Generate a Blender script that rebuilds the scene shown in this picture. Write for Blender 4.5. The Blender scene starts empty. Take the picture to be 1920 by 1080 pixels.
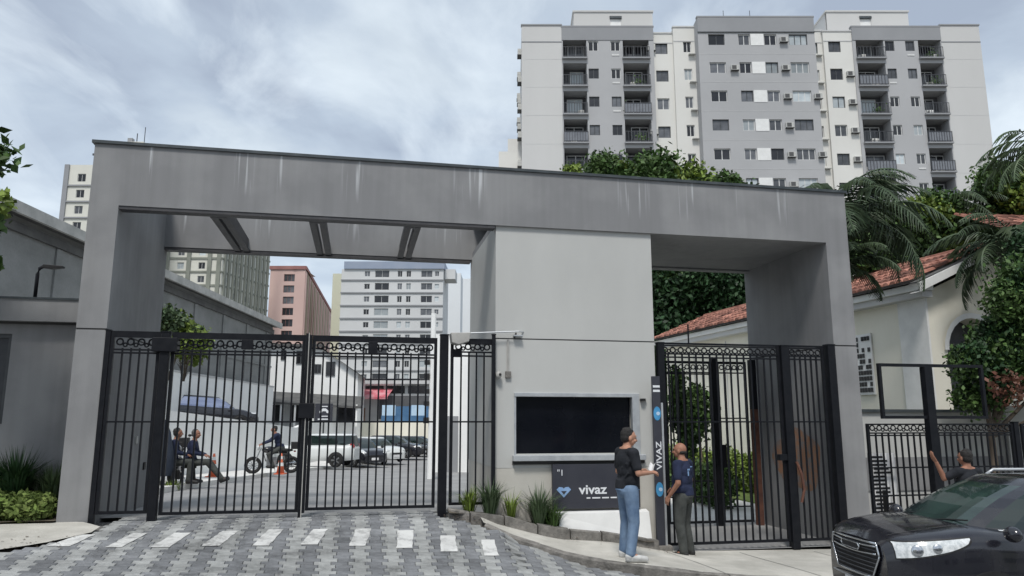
import bpy, bmesh, math, random
import numpy as np
from mathutils import Vector, Matrix, Euler
random.seed(7); rng = np.random.default_rng(7)
SC = bpy.context.scene
COL = SC.collection
PI = math.pi

# ------------------------------------------------------------------ camera, sky, sun, exposure
cam_d = bpy.data.cameras.new("camera"); cam = bpy.data.objects.new("camera", cam_d); COL.objects.link(cam)
cam_d.sensor_width = 36.0; cam_d.lens = 26.25; cam_d.clip_end = 3000; cam_d.clip_start = 0.1
cam.location = (0, 0, 1.65); cam.rotation_euler = (math.radians(90 + 10.16), 0, 0)
SC.camera = cam
SUN_EL, SUN_AZ = 58, 188       # degrees; azimuth measured from +Y clockwise (behind the camera, a little left)
W = bpy.data.worlds.new("World"); SC.world = W; W.use_nodes = True
nt = W.node_tree; nt.nodes.clear()
def N(nt, t, **k):
    n = nt.nodes.new(t)
    for a, b in k.items():
        if a.startswith('i_'):
            key = a[2:]
            n.inputs[int(key) if key.isdigit() else key.replace('_', ' ')].default_value = b
        else: setattr(n, a, b)
    return n
def build_world():
    L = nt.links.new
    sky = N(nt, 'ShaderNodeTexSky', sky_type='NISHITA', sun_disc=False)
    sky.sun_elevation = math.radians(SUN_EL); sky.sun_rotation = math.radians(SUN_AZ)
    sky.air_density = 1.0; sky.dust_density = 2.0; sky.ozone_density = 1.5
    tc = N(nt, 'ShaderNodeTexCoord')
    sep = N(nt, 'ShaderNodeSeparateXYZ'); L(tc.outputs['Generated'], sep.inputs[0])
    mz = N(nt, 'ShaderNodeMath', operation='MAXIMUM', i_1=0.0); L(sep.outputs[2], mz.inputs[0])
    ad = N(nt, 'ShaderNodeMath', operation='ADD', i_1=0.22); L(mz.outputs[0], ad.inputs[0])
    dx = N(nt, 'ShaderNodeMath', operation='DIVIDE'); L(sep.outputs[0], dx.inputs[0]); L(ad.outputs[0], dx.inputs[1])
    dy = N(nt, 'ShaderNodeMath', operation='DIVIDE'); L(sep.outputs[1], dy.inputs[0]); L(ad.outputs[0], dy.inputs[1])
    cb = N(nt, 'ShaderNodeCombineXYZ'); L(dx.outputs[0], cb.inputs[0]); L(dy.outputs[0], cb.inputs[1])
    n1 = N(nt, 'ShaderNodeTexNoise', i_Scale=1.5, i_Detail=8.0, i_Roughness=0.5, i_Distortion=0.5); L(cb.outputs[0], n1.inputs['Vector'])
    mp = N(nt, 'ShaderNodeMapping'); mp.inputs['Location'].default_value = (5.3, 1.7, 2.0); mp.inputs['Rotation'].default_value = (0, 0, 0.6); mp.inputs['Scale'].default_value = (1.0, 0.55, 1.0)
    L(cb.outputs[0], mp.inputs[0])
    n2 = N(nt, 'ShaderNodeTexNoise', i_Scale=2.6, i_Detail=9.0, i_Roughness=0.55, i_Distortion=0.5); L(mp.outputs[0], n2.inputs['Vector'])
    r1 = N(nt, 'ShaderNodeValToRGB'); L(n1.outputs['Fac'], r1.inputs[0])
    e = r1.color_ramp.elements
    e[0].position = 0.38; e[0].color = (3.2, 3.7, 4.5, 1)
    e[1].position = 0.72; e[1].color = (6.3, 7.0, 7.5, 1)
    x = e.new(0.48); x.color = (4.1, 4.75, 5.55, 1)
    x = e.new(0.60); x.color = (5.3, 5.95, 6.5, 1)
    r2 = N(nt, 'ShaderNodeValToRGB'); L(n2.outputs['Fac'], r2.inputs[0])
    e = r2.color_ramp.elements; e[0].position = 0.50; e[0].color = (0, 0, 0, 1); e[1].position = 0.72; e[1].color = (1, 1, 1, 1)
    mx = N(nt, 'ShaderNodeMix', data_type='RGBA'); L(r2.outputs[0], mx.inputs[0]); L(r1.outputs[0], mx.inputs[6]); mx.inputs[7].default_value = (6.9, 7.6, 8.1, 1)
    # brighten towards the horizon like a hazy overcast sky
    hz = N(nt, 'ShaderNodeMapRange', i_1=0.0, i_2=0.35, i_3=1.0, i_4=0.0); L(mz.outputs[0], hz.inputs[0])
    mh = N(nt, 'ShaderNodeMix', data_type='RGBA'); mh.inputs[7].default_value = (6.0, 6.9, 7.8, 1)
    hm = N(nt, 'ShaderNodeMath', operation='MULTIPLY', i_1=0.45); L(hz.outputs[0], hm.inputs[0]); L(hm.outputs[0], mh.inputs[0]); L(mx.outputs[2], mh.inputs[6])
    # the blue Nishita sky shows faintly through the cloud deck
    ms = N(nt, 'ShaderNodeMix', data_type='RGBA', i_0=0.85); L(sky.outputs[0], ms.inputs[6]); L(mh.outputs[2], ms.inputs[7])
    bg = N(nt, 'ShaderNodeBackground', i_Strength=0.081); L(ms.outputs[2], bg.inputs[0])
    out = N(nt, 'ShaderNodeOutputWorld'); L(bg.outputs[0], out.inputs[0])
build_world()
sun_d = bpy.data.lights.new("sun", 'SUN'); sun = bpy.data.objects.new("sun", sun_d); COL.objects.link(sun)
sun_d.energy = 1.5; sun_d.angle = math.radians(12); sun_d.color = (1.0, 0.965, 0.92)
az, el = math.radians(SUN_AZ), math.radians(SUN_EL)
sdir = Vector((math.sin(az) * math.cos(el), math.cos(az) * math.cos(el), math.sin(el)))
sun.rotation_euler = sdir.to_track_quat('Z', 'Y').to_euler(); sun.location = sdir * 60
SC.view_settings.view_transform = 'Standard'; SC.view_settings.look = 'None'
SC.view_settings.gamma = 1.0; SC.view_settings.exposure = 0.78; SC.view_settings.use_curve_mapping = False

# ------------------------------------------------------------------ materials
def newmat(name, col, rough=0.8, metal=0.0, spec=0.5):
    m = bpy.data.materials.new(name); m.use_nodes = True
    b = m.node_tree.nodes['Principled BSDF']
    b.inputs['Base Color'].default_value = (*col, 1); b.inputs['Roughness'].default_value = rough
    b.inputs['Metallic'].default_value = metal; b.inputs['Specular IOR Level'].default_value = spec
    return m, m.node_tree, b
def noisy(name, c1, c2, scale=3.0, rough=0.85, bump=0.0, bscale=60.0, detail=6.0, stretch=(1, 1, 1), lo=0.35, hi=0.65, metal=0.0, spec=0.4, fine=0.0, island=0.0, objrand=0.0, world=0.0, wscale=0.9):
    """two-tone noise colour, with optional fine speckle, per-island and per-object variation and bump"""
    m, t, b = newmat(name, c1, rough, metal, spec); L = t.links.new
    tc = N(t, 'ShaderNodeTexCoord'); mp = N(t, 'ShaderNodeMapping'); mp.inputs['Scale'].default_value = stretch
    L(tc.outputs['Object'], mp.inputs[0])
    n = N(t, 'ShaderNodeTexNoise', i_Scale=scale, i_Detail=detail, i_Roughness=0.6); L(mp.outputs[0], n.inputs['Vector'])
    r = N(t, 'ShaderNodeMapRange', i_1=lo, i_2=hi); L(n.outputs['Fac'], r.inputs[0])
    mx = N(t, 'ShaderNodeMix', data_type='RGBA'); mx.inputs[6].default_value = (*c1, 1); mx.inputs[7].default_value = (*c2, 1)
    L(r.outputs[0], mx.inputs[0]); cur = mx.outputs[2]
    def vary(src, amt, cur):
        mr = N(t, 'ShaderNodeMapRange', i_3=1 - amt, i_4=1 + amt); L(src, mr.inputs[0])
        vm = N(t, 'ShaderNodeVectorMath', operation='SCALE'); L(cur, vm.inputs[0]); L(mr.outputs[0], vm.inputs['Scale'])
        return vm.outputs[0]
    if fine:
        nf = N(t, 'ShaderNodeTexNoise', i_Scale=bscale, i_Detail=3.0); L(tc.outputs['Object'], nf.inputs['Vector']); cur = vary(nf.outputs['Fac'], fine, cur)
    if island:
        g = N(t, 'ShaderNodeNewGeometry'); cur = vary(g.outputs['Random Per Island'], island, cur)
    if objrand:
        oi = N(t, 'ShaderNodeObjectInfo'); cur = vary(oi.outputs['Random'], objrand, cur)
    if world:
        g2 = N(t, 'ShaderNodeNewGeometry'); nw = N(t, 'ShaderNodeTexNoise', i_Scale=wscale, i_Detail=6.0, i_Roughness=0.62); L(g2.outputs['Position'], nw.inputs['Vector'])
        rw = N(t, 'ShaderNodeMapRange', i_1=0.35, i_2=0.62); L(nw.outputs['Fac'], rw.inputs[0]); cur = vary(rw.outputs[0], world, cur)
    L(cur, b.inputs['Base Color'])
    if bump:
        nb = N(t, 'ShaderNodeTexNoise', i_Scale=bscale, i_Detail=4.0); L(tc.outputs['Object'], nb.inputs['Vector'])
        bp = N(t, 'ShaderNodeBump', i_Strength=bump, i_Distance=0.02); L(nb.outputs['Fac'], bp.inputs['Height']); L(bp.outputs[0], b.inputs['Normal'])
    return m
def portal_paint():
    """grey exterior paint with pale lime runs below the coping at their own places and faint dust blotches"""
    m, t, b = newmat('portal_grey_paint', (0.2, 0.21, 0.225), 0.85, 0, 0.3); L = t.links.new
    tc = N(t, 'ShaderNodeTexCoord'); sp = N(t, 'ShaderNodeSeparateXYZ'); L(tc.outputs['Object'], sp.inputs[0])
    n = N(t, 'ShaderNodeTexNoise', i_Scale=0.9, i_Detail=7.0); L(tc.outputs['Object'], n.inputs['Vector'])
    mx = N(t, 'ShaderNodeMix', data_type='RGBA'); mx.inputs[6].default_value = (0.228, 0.229, 0.232, 1); mx.inputs[7].default_value = (0.275, 0.276, 0.277, 1)
    mr = N(t, 'ShaderNodeMapRange', i_1=0.42, i_2=0.58); L(n.outputs['Fac'], mr.inputs[0]); L(mr.outputs[0], mx.inputs[0])
    # patches along u where the runs gather
    tot = None
    for u0, w in ((0.72, 0.10), (2.12, 0.2), (2.62, 0.06), (3.75, 0.2), (5.6, 0.3), (8.4, 0.3), (9.35, 0.2), (10.4, 0.12), (11.2, 0.15)):
        s = N(t, 'ShaderNodeMath', operation='SUBTRACT', i_1=u0); L(sp.outputs[0], s.inputs[0])
        a = N(t, 'ShaderNodeMath', operation='ABSOLUTE'); L(s.outputs[0], a.inputs[0])
        r = N(t, 'ShaderNodeMapRange', i_1=w * 0.6, i_2=w, i_3=1.0, i_4=0.0); L(a.outputs[0], r.inputs[0])
        if tot is None: tot = r.outputs[0]
        else:
            q = N(t, 'ShaderNodeMath', operation='MAXIMUM'); L(tot, q.inputs[0]); L(r.outputs[0], q.inputs[1]); tot = q.outputs[0]
    mp = N(t, 'ShaderNodeMapping'); mp.inputs['Scale'].default_value = (15, 15, 0.6); L(tc.outputs['Object'], mp.inputs[0])
    st = N(t, 'ShaderNodeTexNoise', i_Scale=1.0, i_Detail=2.0); L(mp.outputs[0], st.inputs['Vector'])
    sr = N(t, 'ShaderNodeMapRange', i_1=0.52, i_2=0.66); L(st.outputs['Fac'], sr.inputs[0])
    top = N(t, 'ShaderNodeMapRange', i_1=5.0, i_2=5.45, i_3=0.0, i_4=1.0); L(sp.outputs[2], top.inputs[0])
    a1 = N(t, 'ShaderNodeMath', operation='MULTIPLY'); L(sr.outputs[0], a1.inputs[0]); L(top.outputs[0], a1.inputs[1])
    a2 = N(t, 'ShaderNodeMath', operation='MULTIPLY'); L(a1.outputs[0], a2.inputs[0]); L(tot, a2.inputs[1])
    a3 = N(t, 'ShaderNodeMath', operation='MULTIPLY', i_1=0.95); L(a2.outputs[0], a3.inputs[0])
    # faint dirt runs everywhere
    mp2 = N(t, 'ShaderNodeMapping'); mp2.inputs['Scale'].default_value = (7, 7, 0.35); L(tc.outputs['Object'], mp2.inputs[0])
    dn = N(t, 'ShaderNodeTexNoise', i_Scale=1.0, i_Detail=5.0); L(mp2.outputs[0], dn.inputs['Vector'])
    dr = N(t, 'ShaderNodeMapRange', i_1=0.4, i_2=0.75, i_3=1.03, i_4=0.92); L(dn.outputs['Fac'], dr.inputs[0])
    vm = N(t, 'ShaderNodeVectorMath', operation='SCALE'); L(mx.outputs[2], vm.inputs[0]); L(dr.outputs[0], vm.inputs['Scale'])
    m2 = N(t, 'ShaderNodeMix', data_type='RGBA'); m2.inputs[7].default_value = (0.52, 0.53, 0.54, 1); L(a3.outputs[0], m2.inputs[0]); L(vm.outputs[0], m2.inputs[6])
    L(m2.outputs[2], b.inputs['Base Color'])
    nb = N(t, 'ShaderNodeTexNoise', i_Scale=90.0, i_Detail=3.0); L(tc.outputs['Object'], nb.inputs['Vector'])
    bp = N(t, 'ShaderNodeBump', i_Strength=0.25, i_Distance=0.01); L(nb.outputs['Fac'], bp.inputs['Height']); L(bp.outputs[0], b.inputs['Normal'])
    return m
def rust_paint():
    m, t, b = newmat('reveal_paint_with_brown_patch', (0.2, 0.2, 0.2), 0.85); L = t.links.new
    tc = N(t, 'ShaderNodeTexCoord'); n = N(t, 'ShaderNodeTexNoise', i_Scale=6.0, i_Detail=6.0, i_Roughness=0.7); L(tc.outputs['Object'], n.inputs['Vector'])
    mx = N(t, 'ShaderNodeMix', data_type='RGBA'); mx.inputs[6].default_value = (0.33, 0.17, 0.1, 1); mx.inputs[7].default_value = (0.22, 0.2, 0.19, 1)
    mr = N(t, 'ShaderNodeMapRange', i_1=0.45, i_2=0.6); L(n.outputs['Fac'], mr.inputs[0]); L(mr.outputs[0], mx.inputs[0]); L(mx.outputs[2], b.inputs['Base Color'])
    return m
M = {}
M['portal'] = portal_paint()
M['booth'] = noisy('booth_light_grey_paint', (0.47, 0.472, 0.452), (0.52, 0.522, 0.50), 0.8, 0.85, 0.15, 90, stretch=(1, 1, 0.5), fine=0.03)
M['boothlow'] = noisy('booth_base_cream_paint', (0.5, 0.48, 0.43), (0.56, 0.54, 0.49), 2.0, 0.85, 0.15, 90, fine=0.04)
M['coping'] = noisy('dark_metal_coping', (0.035, 0.045, 0.05), (0.07, 0.08, 0.085), 4, 0.5)
M['darksteel'] = noisy('dark_painted_steel', (0.045, 0.045, 0.05), (0.07, 0.068, 0.07), 5, 0.55)
M['gate'] = noisy('black_gate_enamel', (0.006, 0.007, 0.010), (0.012, 0.013, 0.016), 9, 0.5, spec=0.2)
M['joint'] = newmat('joint_shadow_gap', (0.05, 0.05, 0.05), 0.9)[0]
M['white'] = noisy('white_paint', (0.72, 0.72, 0.7), (0.8, 0.8, 0.78), 3, 0.7, fine=0.03)
M['whitemark'] = noisy('white_road_paint', (0.36, 0.36, 0.35), (0.60, 0.60, 0.58), 7, 0.85, 0.2, 120, lo=0.32, hi=0.5, fine=0.12, world=0.12, wscale=2.5)
M['perimwhite'] = noisy('whitewashed_wall', (0.84, 0.84, 0.82), (0.90, 0.90, 0.88), 0.5, 0.85, 0.1, 40, fine=0.04)
M['paver_l'] = noisy('light_grey_concrete_paver', (0.25, 0.255, 0.25), (0.315, 0.32, 0.31), 12, 0.9, 0.35, 160, fine=0.12, island=0.14, objrand=0.14, world=0.2, wscale=1.6)
M['paver_d'] = noisy('dark_grey_concrete_paver', (0.14, 0.145, 0.152), (0.185, 0.19, 0.197), 12, 0.9, 0.35, 160, fine=0.12, island=0.16, objrand=0.16, world=0.2, wscale=1.6)
M['sand'] = noisy('sandy_paver_bed', (0.12, 0.12, 0.115), (0.18, 0.17, 0.16), 12, 0.95, 0.4, 90)
M['concrete'] = noisy('worn_pale_concrete', (0.44, 0.425, 0.38), (0.55, 0.53, 0.48), 1.6, 0.9, 0.4, 45, detail=9, fine=0.10, world=0.16)
M['concrete_w'] = noisy('bright_sidewalk_concrete', (0.62, 0.61, 0.58), (0.72, 0.71, 0.68), 1.2, 0.9, 0.2, 60, fine=0.05)
M['kerb'] = noisy('weathered_kerb_stone', (0.12, 0.115, 0.105), (0.25, 0.235, 0.215), 7, 0.95, 0.6, 40, fine=0.15, objrand=0.15)
M['asphalt'] = noisy('worn_street_concrete', (0.25, 0.25, 0.25), (0.32, 0.32, 0.315), 0.7, 0.9, 0.3, 90, fine=0.08)
M['earth'] = noisy('dark_earth', (0.09, 0.075, 0.055), (0.15, 0.13, 0.10), 4, 0.95, 0.6, 40)
M['grass'] = noisy('lawn_green', (0.11, 0.17, 0.035), (0.19, 0.24, 0.07), 5, 0.9, 0.5, 60, island=0.35)
M['terrain'] = noisy('town_ground', (0.12, 0.12, 0.11), (0.19, 0.18, 0.16), 0.05, 0.95)
def leaf(name, a, b, isl=0.5):
    m = noisy(name, a, b, 1.3, 0.55, island=isl, lo=0.3, hi=0.7, spec=0.3)
    return m
M['leaf'] = leaf('mid_green_leaf', (0.035, 0.08, 0.018), (0.085, 0.14, 0.04))
M['leafdark'] = leaf('dark_green_leaf', (0.014, 0.040, 0.014), (0.03, 0.07, 0.024))
M['leafyel'] = leaf('yellow_green_leaf', (0.12, 0.18, 0.025), (0.18, 0.24, 0.05))
M['leafgrey'] = leaf('grey_green_leaf', (0.05, 0.085, 0.04), (0.10, 0.14, 0.07))
M['palm'] = leaf('palm_frond_green', (0.025, 0.05, 0.022), (0.075, 0.105, 0.055))
M['bark'] = noisy('bark', (0.08, 0.06, 0.045), (0.16, 0.13, 0.10), 8, 0.95, 0.6, 40, stretch=(1, 1, 0.2))
M['redleaf'] = leaf('reddish_leaf', (0.11, 0.035, 0.028), (0.15, 0.075, 0.045))
M['cream'] = noisy('cream_house_wall', (0.74, 0.71, 0.60), (0.82, 0.79, 0.69), 0.7, 0.85, 0.1, 50, stretch=(1, 1, 0.4), fine=0.04)
M['tile'] = noisy('terracotta_tile', (0.17, 0.07, 0.05), (0.36, 0.17, 0.125), 3, 0.9, 0.3, 50, lo=0.35, hi=0.65, island=0.65)
M['ware'] = noisy('grey_warehouse_render', (0.19, 0.195, 0.19), (0.28, 0.285, 0.278), 0.45, 0.9, 0.5, 12, detail=10, stretch=(1, 1, 1.4), fine=0.12)
M['roofsheet'] = noisy('weathered_fibre_cement_sheet', (0.36, 0.36, 0.34), (0.52, 0.51, 0.48), 1.5, 0.9, fine=0.15)
M['roofdark'] = noisy('dark_roof_sheet', (0.08, 0.08, 0.08), (0.13, 0.13, 0.125), 2, 0.9, fine=0.1)
M['aptgrey'] = noisy('apartment_grey_paint', (0.385, 0.386, 0.39), (0.43, 0.431, 0.435), 0.15, 0.85, fine=0.03)
M['aptdk'] = noisy('apartment_parapet_grey', (0.27, 0.275, 0.285), (0.31, 0.315, 0.325), 0.2, 0.85, fine=0.03)
M['aptlt'] = noisy('apartment_pale_paint', (0.66, 0.65, 0.61), (0.72, 0.71, 0.67), 0.15, 0.85, fine=0.03)
M['aptbeige'] = noisy('apartment_beige_paint', (0.54, 0.535, 0.52), (0.59, 0.585, 0.57), 0.12, 0.85, fine=0.03, stretch=(1, 1, 0.3))
M['shade'] = noisy('recess_shade_tone', (0.085, 0.088, 0.095), (0.12, 0.12, 0.125), 1, 0.85)  # dark tone painted on recess backs to stand for the shade inside
M['slabw'] = noisy('pale_slab_edge', (0.5, 0.5, 0.5), (0.58, 0.58, 0.57), 1, 0.85)
M['frame'] = noisy('white_window_frame', (0.6, 0.6, 0.59), (0.68, 0.68, 0.66), 3, 0.6)
M['framedk'] = noisy('dark_window_frame', (0.05, 0.055, 0.06), (0.08, 0.085, 0.09), 3, 0.5)
def glassy(name, c1, c2, rough=0.12):
    m = noisy(name, c1, c2, 0.8, rough, objrand=0.45, spec=0.6); return m
M['pane'] = glassy('window_glass_grey', (0.07, 0.075, 0.085), (0.15, 0.155, 0.165))
M['panedk'] = glassy('window_glass_dark', (0.012, 0.013, 0.016), (0.03, 0.03, 0.034))
M['panelt'] = glassy('window_with_pale_blind', (0.34, 0.38, 0.40), (0.48, 0.52, 0.53), 0.3)
M['rail'] = noisy('balcony_railing_metal', (0.045, 0.048, 0.055), (0.07, 0.072, 0.08), 3, 0.5)
M['railglass'] = noisy('balcony_glass', (0.17, 0.18, 0.20), (0.22, 0.23, 0.25), 2, 0.2)
M['acwhite'] = noisy('air_conditioner_white', (0.42, 0.42, 0.40), (0.54, 0.54, 0.51), 4, 0.6, fine=0.05)
M['acdk'] = newmat('air_conditioner_grille', (0.08, 0.08, 0.08), 0.7)[0]
M['pink'] = noisy('pink_tower_paint', (0.60, 0.42, 0.38), (0.66, 0.48, 0.43), 0.1, 0.85, fine=0.04)
M['pinkdk'] = noisy('dark_pink_panel', (0.30, 0.14, 0.13), (0.36, 0.18, 0.16), 0.3, 0.85)
M['pinktan'] = noisy('tan_panel', (0.44, 0.38, 0.28), (0.5, 0.44, 0.33), 0.3, 0.85)
M['gwcream'] = noisy('cream_panel', (0.64, 0.63, 0.56), (0.72, 0.71, 0.64), 0.12, 0.85, fine=0.05)
M['gwgreen'] = noisy('grey_green_strip', (0.21, 0.22, 0.19), (0.28, 0.29, 0.25), 0.2, 0.85)
M['towergrey'] = noisy('pale_grey_tower', (0.58, 0.585, 0.58), (0.64, 0.645, 0.64), 0.08, 0.85, fine=0.03)
M['towerblue'] = noisy('bluish_roof_parapet', (0.28, 0.33, 0.42), (0.33, 0.37, 0.45), 0.2, 0.85)
M['towerhaze'] = noisy('haze_pale_tower', (0.70, 0.72, 0.73), (0.76, 0.78, 0.79), 0.05, 0.85)  # distance haze put into the colour as a washed-out pale tone
M['yellow'] = noisy('pale_yellow_tower', (0.58, 0.58, 0.44), (0.63, 0.62, 0.49), 0.1, 0.85)
M['navysign'] = noisy('navy_sign_board', (0.036, 0.038, 0.05), (0.048, 0.05, 0.062), 2, 0.5)
M['bluedisc'] = noisy('sky_blue_print', (0.05, 0.24, 0.46), (0.08, 0.32, 0.58), 6, 0.5)
M['lightblue'] = noisy('pale_blue_print', (0.22, 0.36, 0.60), (0.3, 0.45, 0.68), 6, 0.5)
M['letter'] = newmat('white_lettering', (0.74, 0.76, 0.78), 0.6)[0]
M['glassblack'] = noisy('dark_booth_glass', (0.004, 0.005, 0.008), (0.009, 0.01, 0.014), 1, 0.10, spec=0.25)
M['alu'] = noisy('brushed_aluminium', (0.44, 0.46, 0.48), (0.55, 0.57, 0.58), 6, 0.4, metal=0.4)
M['skin'] = noisy('skin', (0.42, 0.21, 0.14), (0.50, 0.27, 0.18), 14, 0.6)
M['skin2'] = noisy('skin_tanned', (0.28, 0.13, 0.085), (0.34, 0.17, 0.11), 14, 0.6)
M['hair'] = noisy('dark_hair', (0.012, 0.011, 0.011), (0.035, 0.032, 0.03), 60, 0.7, 0.6, 120)
M['hairgrey'] = noisy('greying_hair', (0.05, 0.05, 0.05), (0.14, 0.14, 0.14), 60, 0.7, 0.6, 120)
M['tee'] = noisy('black_cotton', (0.010, 0.012, 0.016), (0.022, 0.024, 0.03), 7, 0.9, 0.7, 9)
M['navy'] = noisy('navy_cotton', (0.012, 0.018, 0.045), (0.022, 0.03, 0.07), 7, 0.9, 0.7, 9)
M['denim'] = noisy('faded_denim', (0.09, 0.15, 0.25), (0.19, 0.27, 0.38), 5, 0.9, 0.8, 10, fine=0.15, stretch=(1, 1, 0.5))
M['greypants'] = noisy('dark_grey_trousers', (0.035, 0.038, 0.036), (0.07, 0.075, 0.07), 7, 0.9, 0.7, 9)
M['shoe'] = noisy('pale_trainer', (0.45, 0.45, 0.44), (0.6, 0.6, 0.58), 12, 0.7)
M['shoedk'] = noisy('black_shoe', (0.015, 0.015, 0.015), (0.03, 0.03, 0.03), 12, 0.6)
M['tyre'] = noisy('tyre_rubber', (0.012, 0.012, 0.012), (0.03, 0.03, 0.03), 12, 0.85)
M['rim'] = noisy('alloy_rim', (0.32, 0.33, 0.34), (0.45, 0.46, 0.47), 12, 0.35, metal=0.7)
def carpaint(name, c, rough=0.22):
    m, t, b = newmat(name, c, rough); b.inputs['Coat Weight'].default_value = 0.8; b.inputs['Coat Roughness'].default_value = 0.06
    L = t.links.new; tc = N(t, 'ShaderNodeTexCoord'); n = N(t, 'ShaderNodeTexNoise', i_Scale=5.0, i_Detail=6.0); L(tc.outputs['Object'], n.inputs['Vector'])
    mr = N(t, 'ShaderNodeMapRange', i_1=0.3, i_2=0.7, i_3=rough * 0.7, i_4=rough * 1.7); L(n.outputs['Fac'], mr.inputs[0]); L(mr.outputs[0], b.inputs['Roughness'])
    return m
M['carblack'] = carpaint('glossy_black_car_paint', (0.010, 0.010, 0.015))
M['carwhite'] = carpaint('white_car_paint', (0.66, 0.68, 0.67), 0.3)
M['carglass'] = newmat('car_glass', (0.012, 0.022, 0.020), 0.04, 0, 0.9)[0]
M['carglassg'] = noisy('tinted_green_windscreen', (0.030, 0.055, 0.048), (0.014, 0.022, 0.022), 1.4, 0.04, spec=0.7, lo=0.4, hi=0.6)
M['chrome'] = newmat('chrome', (0.62, 0.63, 0.64), 0.15, 1.0)[0]
M['lamp'] = noisy('headlamp_lens', (0.50, 0.53, 0.54), (0.75, 0.77, 0.77), 22, 0.12, spec=0.8, lo=0.4, hi=0.6)
M['plasticblk'] = noisy('black_plastic', (0.012, 0.012, 0.013), (0.022, 0.022, 0.023), 15, 0.6)
M['redlamp'] = newmat('tail_lamp_red', (0.35, 0.02, 0.02), 0.2)[0]
M['orange'] = noisy('orange_cone_plastic', (0.62, 0.13, 0.06), (0.7, 0.19, 0.09), 8, 0.6)
M['tarp'] = noisy('dark_blue_canvas', (0.020, 0.028, 0.045), (0.035, 0.045, 0.065), 3, 0.9, 0.6, 12)
M['red'] = noisy('faded_red_awning', (0.50, 0.10, 0.13), (0.62, 0.32, 0.34), 1.5, 0.8)
M['brown'] = noisy('brown_door', (0.22, 0.13, 0.09), (0.28, 0.18, 0.13), 2, 0.8)
M['bluepanel'] = noisy('blue_site_hoarding', (0.05, 0.13, 0.25), (0.08, 0.18, 0.32), 1.5, 0.7)
M['skypanel'] = noisy('pale_blue_panel', (0.42, 0.58, 0.75), (0.5, 0.66, 0.8), 1.5, 0.5)
M['ruststeel'] = noisy('rusty_brown_steel', (0.09, 0.04, 0.03), (0.16, 0.07, 0.045), 6, 0.8, 0.4, 60)
M['patch'] = rust_paint()
M['paper'] = newmat('white_paper', (0.8, 0.8, 0.8), 0.7)[0]
M['floodlamp'] = noisy('grey_floodlight_case', (0.36, 0.35, 0.33), (0.45, 0.44, 0.41), 8, 0.5)

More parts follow.
